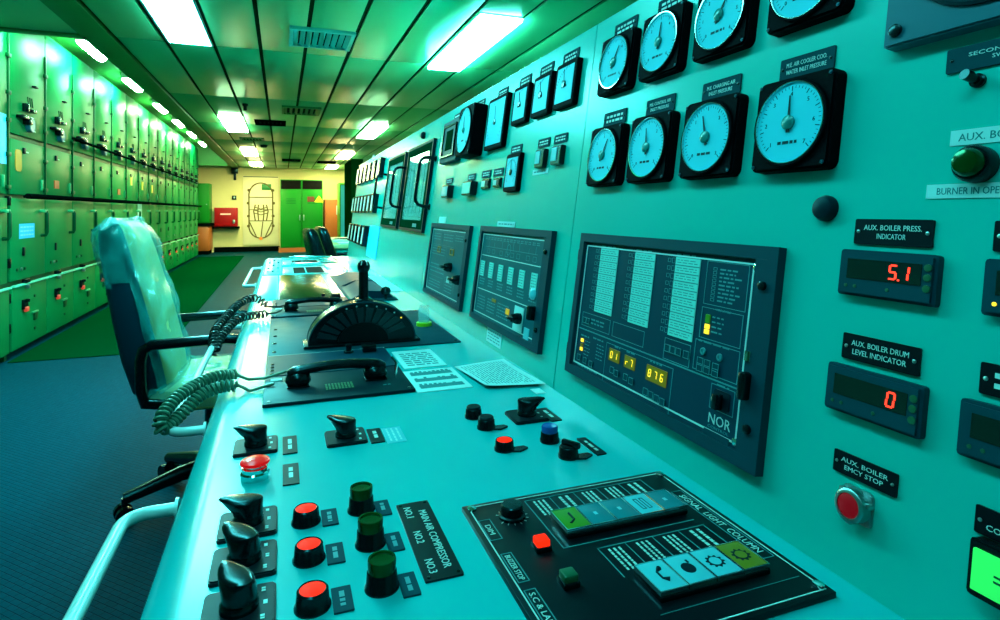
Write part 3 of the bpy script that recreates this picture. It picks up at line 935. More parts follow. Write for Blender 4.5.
for k, (y, lb) in enumerate(((2.362, 'nearest of three'), (2.952, 'between the glazed bays'), (3.52, 'beyond the far glazed bay'))):
    t = thing('grab_bar', FACE(y, 0.48), 'black tubular D handle standing out of the console face, %s' % lb, 'handle', 'black D handles by the glazed bays')
    d = 0.065
    L = 0.10
    pts = [(0, -L, 0), (0, -L, d - 0.03)] + [(0, -L + 0.03 - 0.03 * math.cos(a), d - 0.03 + 0.03 * math.sin(a)) for a in (R(30), R(60), R(90))]
    pts += [(p[0], -p[1], p[2]) for p in pts[::-1]]
    MB().tube(pts, 0.007, 10).build('bar', black, t)
    for sy in (-1, 1):
        MB().cyl((0, sy * L, 0), 0.013, 0.004, seg=16).build('foot', black, t)
o = MB().lathe([(0.016, 0), (0.016, 0.012), (0.010, 0.018), (0, 0.019)]).build('warning_lamp', slate_dark, M=FACE(2.65, 0.712))
tag(o, 'small dark round lamp above the nearer glazed bay', 'lamp')

# rows of narrow edgewise meters at the far end
def edge_meter(M, label, group, w, h, d=0.03):
    t = thing('edge_meter', M, label, 'meter', group)
    MB().prism(rrect(w, h, 0.005, 2), 0, d, bevel=0.002).build('case', black, t)
    MB().rng((-w * 0.30, w * 0.14), (-h * 0.40, h * 0.40), (d, d + 0.001)).build('scale_strip', white, t)
    MB().rng((w * 0.0, w * 0.10), (h * 0.0, h * 0.02), (d + 0.001, d + 0.0016)).build('pointer', black, t)
    return t


for rowi, (n, y0, y1, s, h, rn) in enumerate(((6, 3.78, 4.88, 0.638, 0.128, 'top'), (7, 3.84, 4.93, 0.411, 0.124, 'middle'), (5, 4.08, 4.92, 0.190, 0.140, 'bottom'))):
    for k in range(n):
        y = y0 + (y1 - y0) * k / (n - 1)
        edge_meter(FACE(y, s), 'narrow black edgewise meter in the far %s row, %s from the near end' % (rn, ('first', 'second', 'third', 'fourth', 'fifth', 'sixth', 'seventh')[k]), 'edgewise meters, %s row' % rn, 0.125, h)
o = MB().rng((-0.20, 0.20), (-0.10, 0.10), (0, 0.004)).build('blue_notice', blue_sign, M=FACE(3.76, 0.168))
tag(o, 'plain light blue board standing against the console face beyond the telegraph', 'notice')
t = thing('plate_bracket', FACE(4.28, 0.757), 'tiny bright clip on the top edge of the console far end', 'clip')
MB().rng((-0.05, 0.05), (-0.012, 0.002), (0, 0.006)).build('clip_plate', white, t)
MB().cyl((0, 0, 0.003), 0.006, 0.02, (0, 1, 0), 10).build('clip_pin', steel, t)

# ---------------------------------------------------------------- right end of the face
o = MB().lathe([(0.0145, 0), (0.0145, 0.004), (0.012, 0.009), (0.006, 0.011), (0, 0.0115)], seg=28).build('round_plug', slate_dark, M=FACE(0.486, 0.366))
tag(o, 'round dark blanking plug alone on the console face', 'plug')

nameplate(FACE(0.409, 0.342), 0.079, 0.026, ['AUX. BOILER PRESS.', 'INDICATOR'], 'black nameplate reading Aux. Boiler Press. Indicator')
nameplate(FACE(0.410, 0.224), 0.079, 0.026, ['AUX. BOILER DRUM', 'LEVEL INDICATOR'], 'black nameplate reading Aux. Boiler Drum Level Indicator')
nameplate(FACE(0.4135, 0.1085), 0.066, 0.0215, ['AUX. BOILER', 'EMCY STOP'], 'black nameplate reading Aux. Boiler Emcy Stop')


def digital_meter(M, txt, label, dot=None, led=None):
    t = thing('digital_indicator', M, label, 'digital display', 'digital indicators on the console face')
    w, h, d = 0.098, 0.047, 0.010
    MB().prism(rrect(w, h, 0.003, 2), 0, d, bevel=0.003).build('bezel', slate_frame, t)
    MB().rng((-0.038, 0.037), (-0.006, 0.014), (d, d + 0.0006)).build('display_window', led_off, t)
    if txt:
        g = MB()
        xs = [0.022 - 0.0115 * q for q in range(len(txt))][::-1]
        for q, ch in zip(xs, txt):
            seg7(g, ch, q, 0.004, 0.013, d + 0.0009)
        if dot is not None:
            g.box((xs[dot] + 0.006, -0.003, d + 0.0009), (0.0016, 0.0016, 0.0006))
        g.build('digits', led_red, t, smooth=False)
    for q, sy in enumerate((0.011, 0.002, -0.008)):
        MB().lathe([(0.0035, d), (0.0035, d + 0.001), (0, d + 0.0016)], (0.0425, sy, 0), seg=12).build('key_button', green_flat, t)
    for q, sx in enumerate((-0.038, -0.028, 0.006)):
        MB().lathe([(0.0018, d), (0.0018, d + 0.0006), (0, d + 0.0009)], (sx, -0.0135, 0), seg=10).build('led', led_amber if led == q else green_flat, t)
    return t


digital_meter(FACE(0.408, 0.299), '51', 'slate digital indicator showing red 5.1', 0)
digital_meter(FACE(0.410, 0.181), '0', 'slate digital indicator showing a red zero', None)
digital_meter(FACE(0.273, 0.299), '', 'slate digital indicator with an orange dot, cut by the right picture edge', led=0)
digital_meter(FACE(0.282, 0.181), '', 'blank slate digital indicator cut by the right picture edge, lower of the two')
nameplate(FACE(0.281, 0.342), 0.079, 0.026, [], 'black nameplate above the indicator with an orange dot', dash=2)
nameplate(FACE(0.282, 0.224), 0.079, 0.026, [], 'black nameplate above the blank indicator at the right edge', dash=2)

# emergency stop
t = thing('stop_button', FACE(0.417, 0.075), 'red push button in a raised steel collar under the Emcy Stop plate', 'push button')
MB().prism(rrect(0.032, 0.032, 0.005, 3), 0, 0.003, bevel=0.001).build('base_plate', steel, t)
MB().lathe([(0.0155, 0.003), (0.0155, 0.013), (0.0135, 0.0145), (0.0115, 0.0145), (0.0115, 0.010)], seg=32, cap=False).build('collar', steel, t)
MB().lathe([(0.0113, 0.004), (0.0113, 0.0135), (0.009, 0.0148), (0, 0.0150)], seg=32).build('button_cap', mat('stop red', (150, 4, 18), 0.4, spec=0.2, emit=(0.5, 0.0, 0.01), es=0.10), t)  # slight emission added to a plain cap for its red
for a in (20, 140, 260):
    MB().box((0.0165 * math.cos(R(a)), 0.0165 * math.sin(R(a)), 0.006), (0.005, 0.005, 0.006), 0.001).build('lug', steel, t)

# lit green push button at the corner
nameplate(FACE(0.283, 0.112), 0.066, 0.022, ['BURNER', 'CONTROL ON'], 'black nameplate above the glowing green button')
t = thing('lit_push_button', FACE(0.283, 0.078), 'glowing green square push button in black case at the right edge', 'push button')
MB().prism(rrect(0.058, 0.044, 0.003, 2), 0, 0.014, bevel=0.002).build('case', black, t)
MB().box((0, 0, 0.0155), (0.048, 0.032, 0.004), 0.0012).build('lens', green_glow, t)
MB().dashes(-0.008, 0.008, -0.004, 0.004, 2, 0.0176, 0.0003, 0.4, 0.008).build('lens_print', green_flat, t, smooth=False)

# large synchroscope plate in the top corner
t = thing('large_meter', FACE(0.332, 0.622), 'large square slate instrument cut by the top right picture corner', 'meter')
MB().prism(rrect(0.190, 0.190, 0.003, 2), 0, 0.016, bevel=0.002).build('case', mat('meter case slate', (0, 84, 100), 0.4, spec=0.2), t)
MB().lathe([(0.078, 0.016), (0.078, 0.019), (0.075, 0.020), (0.072, 0.017)], seg=56, cap=False).build('bezel', slate_dark, t)
MB().cyl((0, 0, 0.016), 0.0735, 0.0015, seg=56).build('dial', dial_white, t)
g = MB()
for k in range(60):
    a = R(6 * k)
    g.box((0.066 * math.cos(a), 0.066 * math.sin(a), 0.0177), (0.005, 0.001, 0.0004), rot=Matrix.Rotation(a, 3, 'Z'))
g.build('scale', slate_dark, t, smooth=False)
MB().prism([(-0.002, -0.012), (0.002, -0.012), (0.0006, 0.055), (-0.0006, 0.055)], 0.0185, 0.0195).build('pointer', black_matte, t)
for sx in (-1, 1):
    for sy in (-1, 1):
        MB().lathe([(0.0065, 0.016), (0.0065, 0.019), (0, 0.021)], (sx * 0.082, sy * 0.080, 0), seg=16).build('screw', black, t)

o = nameplate(FACE(0.329, 0.503), 0.086, 0.023, ['SECOND AIR', 'SW'], 'slate nameplate reading Second Air SW', base=plate_grey, fit=0.56)
t = thing('toggle_switch', FACE(0.344, 0.480), 'black toggle switch under the Second Air nameplate', 'switch')
MB().lathe([(0.0065, 0), (0.0065, 0.003), (0.005, 0.004), (0.005, 0.006)], seg=20).build('collar', black, t)
MB().tube([(0, 0, 0.005), (-0.001, 0.002, 0.011), (-0.002, 0.003, 0.017)], [0.0035, 0.0048, 0.0048], 12).build('lever', black, t)
sticker(FACE(0.328, 0.430), 0.070, 0.014, 'white label strip reading Aux. Boiler above the dark green lamp', lines=['AUX. BOILER'])
sticker(FACE(0.332, 0.3815), 0.096, 0.013, 'white label strip reading Burner in Operation below the dark green lamp', lines=['BURNER IN OPERATION'])
t = thing('indicator_lamp', FACE(0.338, 0.404), 'dark green round lamp between two white label strips', 'indicator light')
MB().lathe([(0.0165, 0), (0.0165, 0.010), (0.0145, 0.013), (0.0125, 0.013), (0.0125, 0.010)], seg=32, cap=False).build('collar', black, t)
MB().lathe([(0.0125, 0.004), (0.0125, 0.016), (0.010, 0.020), (0.005, 0.0215), (0, 0.022)], seg=32).build('lens', green_cap, t)

# ================================================================== desk controls
def rot_switch(x, y, ang, label, group, plate=True, size=0.062):
    t = thing('rotary_switch', DESK(x, y), label, 'switch', group)
    if plate:
        pl = MB().prism(rrect(size, size, 0.005, 3), 0, 0.005, bevel=0.0015).build('base_plate', mat('switch plate', (3, 20, 28), 0.45, spec=0.15), t)
        g = MB()
        for a, b in ((-0.02, 0.020), (0.0, 0.022), (0.02, 0.020)):
            g.dashes(a - 0.003, a + 0.003, b - 0.003, b + 0.003, 1, 0.005, 0.0003, 0.6, 0.004)
        g.build('position_marks', engrave, pl, smooth=False)
    MB().lathe([(0.0165, 0.005), (0.0165, 0.010), (0.0150, 0.012), (0.0140, 0.014)], seg=28).build('collar', black, t)
    # pistol grip handle: a round foot flaring into a beak
    rings = []
    for z, a, b, off in ((0.0135, 0.0145, 0.0145, 0.0), (0.0175, 0.0150, 0.0145, 0.0005), (0.0218, 0.0170, 0.0142, 0.003), (0.0262, 0.0200, 0.0138, 0.0060), (0.0298, 0.0220, 0.0130, 0.0080), (0.0320, 0.0210, 0.0110, 0.0078), (0.0329, 0.0165, 0.0075, 0.0065)):
        ring = []
        for k in range(24):
            th = 2 * math.pi * k / 24
            ct, s_ = math.cos(th), math.sin(th)
            taper = 1.0 - 0.35 * max(0, ct)
            ring.append((off + a * 1.1 * ct, b * 1.08 * s_ * taper, z + (0.003 * max(0, ct) if z > 0.023 else 0)))
        rings.append(ring)
    MB().loft(rings).xf(Matrix.Rotation(R(ang), 4, 'Z')).build('handle', black, t)
    return t


def label_plate(x, y, lx, ly, label, base=plate_black, dash=1, group='small label plates on the desk', off=0.0):
    """lx along the desk depth (+x), ly along the console"""
    o = MB().prism(rrect(ly, lx, 0.001, 2), 0, 0.0018).build('label_plate', base, M=DESK(x, y, off))
    tag(o, label, 'label plate', group)
    MB().dashes(-ly * 0.3, ly * 0.3, -lx * 0.22, lx * 0.22, dash, 0.0018, 0.0003, 0.6, ly * 0.2).build('lettering', engrave if base == plate_black else engrave_dim, o, smooth=False)
    return o


# in the desk frame the handle angle 0 points towards -y, -90 towards the operator
rot_switch(-0.037, 0.971, -95, 'black rotary switch at the desk front edge behind the red mushroom button', 'black rotary switches on the desk')
label_plate(0.0115, 0.962, 0.021, 0.070, 'small black label plate right of the rotary switch behind the mushroom button')
rot_switch(0.095, 0.960, -120, 'black rotary switch standing alone in front of the telephone', 'black rotary switches on the desk')
label_plate(0.1405, 0.954, 0.022, 0.060, 'small black label plate beside the lone rotary switch and white sticker')
sticker(DESK(0.169, 0.949), 0.066, 0.030, 'small white printed sticker on the desk right of a black label plate', 3, base=pad_cyan, ink=paper_m)

t = thing('mushroom_button', DESK(-0.034, 0.862), 'red mushroom push button on a chrome collar at the desk edge', 'push button')
MB().lathe([(0.0185, 0), (0.0185, 0.008), (0.0165, 0.010), (0.0165, 0.015), (0.013, 0.016), (0.013, 0.020)], seg=36).build('collar', chrome, t)
MB().lathe([(0.012, 0.019), (0.0175, 0.0195), (0.019, 0.0215), (0.0182, 0.0238), (0.014, 0.0257), (0.006, 0.0268), (0, 0.027)], seg=36).build('button_cap', red_cap, t)
label_plate(0.0115, 0.855, 0.021, 0.066, 'small black label plate right of the red mushroom button')

rows = ('farthest', 'middle', 'nearest')
for k, y in enumerate((0.733, 0.655, 0.577)):
    rot_switch(-0.036, y, (-100, -140, -150)[k], 'black rotary switch in the front column of three, %s from the camera' % rows[k] if k < 2 else 'black rotary switch in the front column of three, nearest the camera', 'column of three rotary switches')
for k, y in enumerate((0.7185, 0.6405, 0.5625)):
    t = thing('push_button', DESK(0.0262, y), 'red round push button with added glow in the column of three, %s one' % rows[k], 'push button', 'column of red push buttons')
    MB().lathe([(0.0165, 0), (0.0165, 0.002), (0.0150, 0.004), (0.0140, 0.0155), (0.0125, 0.0170), (0.0115, 0.0165)], seg=36, cap=False).build('collar', black, t)
    MB().lathe([(0.0117, 0.012), (0.0117, 0.0158), (0.0100, 0.0166), (0, 0.0168)], seg=36).build('button_cap', red_added_glow, t)
    label_plate(0.0525, y, 0.018, 0.037, 'small slate label plate beside the %s red push button' % rows[k], base=plate_grey)
    t = thing('signal_lamp', DESK(0.0897, y + 0.006), 'dark green signal lamp with tall lens in the column of three, %s one' % rows[k], 'indicator light', 'column of green signal lamps')
    MB().lathe([(0.0165, 0), (0.0165, 0.002), (0.0150, 0.004), (0.0142, 0.016), (0.0135, 0.017)], seg=36).build('collar', black, t)
    MB().lathe([(0.0132, 0.017), (0.0136, 0.026), (0.0130, 0.0285), (0.0110, 0.0285), (0.0105, 0.0270), (0, 0.0265)], seg=36).build('lens', green_cap, t)
    label_plate(0.1145, y, 0.017, 0.036, 'small slate label plate beside the %s green signal lamp' % rows[k], base=plate_grey)

o = MB().prism(rrect(0.158, 0.039, 0.0015, 2), 0, 0.0022).build('nameplate', plate_black, M=DESK(0.1495, 0.638))
tag(o, 'black engraved plate reading Main Air Compressor No.1 No.2 No.3', 'nameplate')
g = MB().text('MAIN AIR COMPRESSOR', 0.004, 0.0075, 0.120, 0.0085, 0.0022)
for k, x in enumerate((-0.056, 0.0, 0.056)):
    g.text('NO.%d' % (k + 1), x, -0.0085, 0.024, 0.0085, 0.0022)
g.build('lettering', engrave, o, smooth=False)
for sx in (-1, 1):
    for sy in (-1, 1):
        MB().lathe([(0.0018, 0.0022), (0.0018, 0.003), (0, 0.0034)], (sx * 0.074, sy * 0.015, 0), seg=10).build('screw', black, o)

# right-hand cluster on the desk
def desk_button(x, y, label, kind, pointer=True, group='round controls below the large alarm panel'):
    t = thing('push_button' if kind in ('red', 'black') else ('signal_lamp' if kind == 'blue' else 'selector_switch'), DESK(x, y), label, {'red': 'push button', 'black': 'push button', 'blue': 'indicator light', 'sel': 'switch'}[kind], group)
    if pointer:
        MB().prism([(0.0155 * math.cos(R(a)), 0.0155 * math.sin(R(a))) for a in range(30, 331, 15)] + [(0.026, -0.004), (0.034, 0.012), (0.026, 0.016)], 0, 0.003).xf(Matrix.Rotation(R(55), 4, 'Z')).build('base_plate', black, t)
    b = MB().lathe([(0.0155, 0.0), (0.0155, 0.004), (0.0142, 0.006), (0.0138, 0.014), (0.0125, 0.0155), (0.0113, 0.015)], seg=36, cap=False)
    b.build('collar', black, t)
    if kind == 'red':
        MB().lathe([(0.0115, 0.010), (0.0115, 0.0148), (0.0100, 0.0156), (0, 0.0158)], seg=36).build('button_cap', red_added_glow, t)
    elif kind == 'black':
        MB().lathe([(0.0115, 0.010), (0.0125, 0.0150), (0.0125, 0.0185), (0.0110, 0.020), (0, 0.0205)], seg=36).build('button_cap', black_matte, t)
    elif kind == 'blue':
        MB().lathe([(0.0125, 0.012), (0.0130, 0.0225), (0.0115, 0.0250), (0, 0.0255)], seg=36).build('lens', blue_lens, t)
    else:
        MB().lathe([(0.0125, 0.010), (0.0120, 0.017), (0, 0.0175)], seg=36).build('button_cap', black_matte, t)
        MB().box((0.004, 0, 0.020), (0.030, 0.008, 0.009), 0.002).xf(Matrix.Rotation(R(30), 4, 'Z')).build('grip', black, t)
    return t


desk_button(0.314, 0.982, 'low black round button, farther of the black pair', 'black', False)
desk_button(0.318, 0.926, 'taller black round button, nearer of the black pair', 'black')
desk_button(0.315, 0.833, 'red round button with added glow, alone right of the black pair', 'red')
rot_switch(0.401, 0.950, 70, 'black rotary switch on square plate near the foot of the instrument face', 'black rotary switches on the desk')
label_plate(0.442, 0.947, 0.020, 0.066, 'black label plate beside the rotary switch at the foot of the face')
desk_button(0.393, 0.839, 'blue topped round signal lamp on the desk', 'blue', False)
desk_button(0.394, 0.776, 'black selector switch beside the blue topped lamp', 'sel')
label_plate(0.443, 0.797, 0.016, 0.066, 'black label plate behind the selector switch below the large alarm panel')

# papers
def sheet(poly, label, name, z=0.0012, m=paper_m, curl=0.0):
    mb_ = MB()
    mb_.prism(poly, DZ, DZ + z)
    if curl:
        cx = sum(p[0] for p in poly) / len(poly)
    o = mb_.build(name, m, smooth=False)
    return tag(o, label, 'paper')


def quad_lines(mb_, q, rows, z, inset=0.1, thick=0.35, words=7):
    """print lines inside quad q = (a,b,c,d), a->b the text direction, a->d the row direction"""
    a, b, c, d = [Vector((p[0], p[1])) for p in q]
    for r_ in range(rows):
        v0 = inset + (1 - 2 * inset) * r_ / rows
        v1 = v0 + (1 - 2 * inset) / rows * thick
        u = inset
        while u < 1 - inset:
            u2 = min(1 - inset, u + random.uniform(0.5, 1.4) / words)
            pts = []
            for uu, vv in ((u, v0), (u2, v0), (u2, v1), (u, v1)):
                pts.append(a.lerp(b, uu).lerp(d.lerp(c, uu), vv))
            mb_.prism([(p.x, p.y) for p in pts], z, z + 0.0003)
            u = u2 + 0.25 / words


q1 = [(0.262, 1.505), (0.262, 1.335), (0.362, 1.335), (0.362, 1.505)]
o = sheet(q1, 'small cyan printed card on the desk, farther of two beside the telephone', 'printed_card')
g = MB()
quad_lines(g, [q1[1], q1[2], q1[3], q1[0]], 7, DZ + 0.0012, 0.12, 0.45, 6)
g.build('print', paper_mark, o, smooth=False)
q2 = [(0.252, 1.31), (0.252, 1.15), (0.366, 1.15), (0.366, 1.31)]
o = sheet(q2, 'white card with three dark bars on the desk, nearer of two beside the telephone', 'printed_card', 0.0014)
g = MB()
for k in range(3):
    y = 1.172 + 0.048 * k
    g.rng((0.264, 0.356), (y, y + 0.022), (DZ + 0.0014, DZ + 0.0017))
    for q in range(9):
        if random.random() < 0.75:
            g.rng((0.266 + 0.010 * q, 0.272 + 0.010 * q), (y + 0.022, y + 0.022 + random.uniform(0.003, 0.012)), (DZ + 0.0014, DZ + 0.0017))
g.build('print', paper_mark, o, smooth=False)
# loose sheet with a gentle curl
A, B, C, D = (0.371, 1.305), (0.385, 1.125), (0.508, 1.105), (0.500, 1.325)
mb = MB()
N = 14
gv = []
for i in range(N + 1):
    row = []
    for j in range(N + 1):
        u, v = i / N, j / N
        p = Vector(A).lerp(Vector(B), u).lerp(Vector(D).lerp(Vector(C), u), v)
        z = DZ + 0.003 + 0.006 * (u * (1 - v)) ** 2 + 0.002 * math.sin(3 * u + 2 * v) ** 2
        row.append((p.x, p.y, z))
    gv.append(row)
lo = [[mb.bm.verts.new((p[0], p[1], p[2])) for p in row] for row in gv]
hi = [[mb.bm.verts.new((p[0], p[1], p[2] + 0.0006)) for p in row] for row in gv]
for i in range(N):
    for j in range(N):
        mb.bm.faces.new((hi[i][j], hi[i + 1][j], hi[i + 1][j + 1], hi[i][j + 1]))
        mb.bm.faces.new((lo[i][j], lo[i][j + 1], lo[i + 1][j + 1], lo[i + 1][j]))
bmesh.ops.recalc_face_normals(mb.bm, faces=mb.bm.faces[:])
o = mb.build('paper_sheet', paper_m)
tag(o, 'loose white printed sheet lying against the foot of the instrument face', 'paper')
g = MB()
for r_ in range(16):
    v = 0.08 + 0.84 * r_ / 16
    u = 0.08
    while u < 0.9:
        u2 = min(0.92, u + random.uniform(0.05, 0.16))
        i, j = min(N, int(u * N)), min(N, int(v * N))
        pz = max(gv[i][j][2], gv[min(N, i + 1)][j][2], gv[i][min(N, j + 1)][2], gv[min(N, i + 1)][min(N, j + 1)][2]) + 0.0008
        p0 = Vector(A).lerp(Vector(B), u).lerp(Vector(D).lerp(Vector(C), u), v)
        p1 = Vector(A).lerp(Vector(B), u2).lerp(Vector(D).lerp(Vector(C), u2), v)
        mb2 = g
        mb2.prism([(p0.x, p0.y), (p1.x, p1.y), (p1.x + 0.002, p1.y), (p0.x + 0.002, p0.y)], pz, pz + 0.0002)
        u = u2 + 0.03
g.build('print', paper_mark, o, smooth=False)
o = sheet([(0.470, 1.095), (0.470, 1.065), (0.490, 1.065), (0.490, 1.095)], 'tiny white slip of paper in front of the loose printed sheet', 'paper_slip', 0.0008)

# ---------------------------------------------------------------- signal light column panel
SX, SY = 0.343, 0.5425
t = thing('signal_light_panel', DESK(SX, SY), 'black panel reading Signal Light Column with two rows of picture buttons', 'control panel')


def lx(y):
    return SY - y


def ly(x):
    return x - SX


W2, H2 = 0.1365, 0.141
MB().rng((-W2, W2), (-H2, H2), (0, 0.006), 0.001).build('face_plate', plate_black, t)
MB().outline(-W2 + 0.006, W2 - 0.006, -H2 + 0.006, H2 - 0.006, 0.0012, 0.006, 0.0005).build('border_line', engrave, t, smooth=False)
for sx in (-1, 1):
    for sy in (-1, 1):
        MB().lathe([(0.0055, 0.006), (0.0055, 0.0085), (0.003, 0.0095), (0, 0.009)], (sx * (W2 - 0.012), sy * (H2 - 0.009), 0), seg=18).build('screw', chrome, t)
g = MB()
for (x0, x1, y0, y1) in ((0.459, 0.474, 0.470, 0.622), (0.210, 0.224, 0.597, 0.640), (0.211, 0.223, 0.520, 0.570), (0.211, 0.223, 0.445, 0.508)):
    g.outline(lx(y1), lx(y0), ly(x0), ly(x1), 0.0008, 0.006, 0.0005)
g.rng((lx(0.665), lx(0.664)), (ly(0.277), ly(0.443)), (0.006, 0.0065))
g.rng((lx(0.665), lx(0.615)), (ly(0.442), ly(0.443)), (0.006, 0.0065))
g.rng((lx(0.665), lx(0.557)), (ly(0.277), ly(0.278)), (0.006, 0.0065))
g.rng((lx(0.558), lx(0.557)), (ly(0.277), ly(0.443)), (0.006, 0.0065))
for k in range(4):
    x = 0.310 + 0.033 * k
    g.rng((lx(0.664), lx(0.616)), (ly(x) - 0.0004, ly(x) + 0.0004), (0.006, 0.0065))
g.rng((lx(0.545), lx(0.544)), (ly(0.310), ly(0.445)), (0.006, 0.0065))
g.rng((lx(0.545), lx(0.493)), (ly(0.445), ly(0.446)), (0.006, 0.0065))
g.rng((lx(0.545), lx(0.493)), (ly(0.310), ly(0.311)), (0.006, 0.0065))
for k in range(3):
    x = 0.343 + 0.034 * k
    g.rng((lx(0.544), lx(0.494)), (ly(x) - 0.0004, ly(x) + 0.0004), (0.006, 0.0065))
g.rng((lx(0.436), lx(0.4355)), (ly(0.311), ly(0.47)), (0.006, 0.0065))
g.build('outlines', engrave_dim, t, smooth=False)
for tx, cy_, cx_, w_, h_ in (('SIGNAL  LIGHT  COLUMN', 0.546, 0.4665, 0.130, 0.0085), ('DIM', 0.6185, 0.217, 0.020, 0.006), ('BUZZER STOP', 0.545, 0.217, 0.042, 0.006), ('S.C & LAMP', 0.477, 0.217, 0.052, 0.006)):
    MB().text(tx, lx(cy_), ly(cx_), w_, h_, 0.006).build('lettering', engrave, t, smooth=False)
for k in range(5):
    x = 0.294 + 0.033 * k
    MB().dashes(lx(0.660), lx(0.624), ly(x) - 0.009, ly(x) + 0.009, (3, 2, 3, 3, 2)[k], 0.006, 0.0003, 0.40, 0.0042).build('legend_text', engrave, t, smooth=False)
for k in range(4):
    x = 0.327 + 0.034 * k
    MB().dashes(lx(0.540), lx(0.502), ly(x) - 0.009, ly(x) + 0.009, (3, 3, 3, 2)[k], 0.006, 0.0003, 0.40, 0.0042).build('legend_text', engrave, t, smooth=False)
ZB = 0.016
MB().rng((lx(0.616), lx(0.570)), (ly(0.2885), ly(0.4445)), (0.006, ZB - 0.004), 0.001).build('button_block', black, t)
MB().rng((lx(0.493), lx(0.448)), (ly(0.3205), ly(0.4470)), (0.006, ZB - 0.004), 0.001).build('button_block', black, t)


def rosette(mb_, cx, cy, r, z, n=10):
    pts = []
    for k in range(n * 4):
        rr = r if k % 4 in (0, 1) else r * 0.78
        a = 2 * math.pi * k / (n * 4)
        pts.append((cx + rr * math.cos(a), cy + rr * math.sin(a)))
    mb_.prism(pts, z, z + 0.0003)


def picture_button(y, x, m_, kind):
    b = MB().rng((lx(y) - 0.021, lx(y) + 0.021), (ly(x) - 0.0147, ly(x) + 0.0147), (ZB - 0.004, ZB), 0.0008).build('picture_button', m_, t)
    MB().ring_rect(lx(y) - 0.0217, lx(y) + 0.0217, ly(x) - 0.0154, ly(x) + 0.0154, 0.0009, ZB - 0.004, ZB + 0.0004).build('button_rim', chrome, b)
    g = MB()
    cx, cy = lx(y), ly(x)
    z = ZB
    if kind == 'gear':
        rosette(g, cx, cy, 0.0098, z)
    elif kind == 'phone':
        g.tube([(cx - 0.009, cy + 0.004, z), (cx - 0.005, cy - 0.001, z), (cx + 0.005, cy - 0.001, z), (cx + 0.009, cy + 0.004, z)], [0.0028, 0.0012, 0.0012, 0.0028], 8)
    elif kind == 'bell':
        g.prism([(cx + 0.008 * math.cos(R(a)), cy + 0.007 * math.sin(R(a))) for a in range(0, 360, 20)], z, z + 0.0003)
        g.rng((cx - 0.012, cx - 0.007), (cy + 0.004, cy + 0.0065), (z, z + 0.0003))
    elif kind == 'hook':
        g.tube([(cx - 0.010, cy + 0.002, z), (cx + 0.004, cy + 0.002, z), (cx + 0.010, cy - 0.005, z)], 0.0014, 8)
    elif kind == 'wave':
        for q in (-0.004, 0.004):
            g.outline(cx - 0.012, cx + 0.012, cy + q - 0.0025, cy + q + 0.0025, 0.001, z, 0.0003)
    else:
        g.box((cx, cy, z), (0.006, 0.004, 0.0004))
    s_ = g.build('symbol', slate_dark if m_ not in (pad_dim,) else pad_cyan, b, smooth=False)
    if kind == 'gear':
        MB().cyl((cx, cy, z + 0.0003), 0.006, 0.0002, seg=20).build('symbol_centre', m_, b, smooth=False)


for k, (m_, kd) in enumerate(((green_lit, 'hook'), (pad_dim, 'x'), (pad_dim, 'x'), (pad_cyan, 'wave'), (pad_dim, 'x'))):
    picture_button(0.593, 0.304 + 0.0313 * k, m_, kd)
for k, (m_, kd) in enumerate(((pad_cyan, 'phone'), (pad_cyan, 'bell'), (pad_cyan, 'gear'), (mat('olive lit lens', (60, 90, 20), 0.3, spec=0.2, emit=(0.10, 0.30, 0.02), es=0.10), 'gear'))):
    picture_button(0.4705, 0.336 + 0.0317 * k, m_, kd)
MB().lathe([(0.0155, 0.006), (0.0155, 0.009), (0.0130, 0.010), (0.0128, 0.0195), (0.0115, 0.0210), (0, 0.0212)], (lx(0.636), ly(0.250), 0), seg=28).build('dimmer_knob', black, t)
g = MB()
for k in range(13):
    a = R(-60 + 25 * k)
    g.box((lx(0.636) + 0.0175 * math.cos(a), ly(0.250) + 0.0175 * math.sin(a), 0.0062), (0.003, 0.0008, 0.0004), rot=Matrix.Rotation(a, 3, 'Z'))
g.build('dimmer_scale', engrave, t, smooth=False)
for y, m_ in ((0.5645, red_cap), (0.502, green_flat)):
    MB().rng((lx(y) - 0.0085, lx(y) + 0.0085), (ly(0.255) - 0.0085, ly(0.255) + 0.0085), (0.006, 0.012), 0.0012).build('square_button_base', black, t)
    MB().box((lx(y), ly(0.255), 0.014), (0.0145, 0.0145, 0.009), 0.0018).build('square_button', red_added_glow if m_ == red_cap else m_, t)

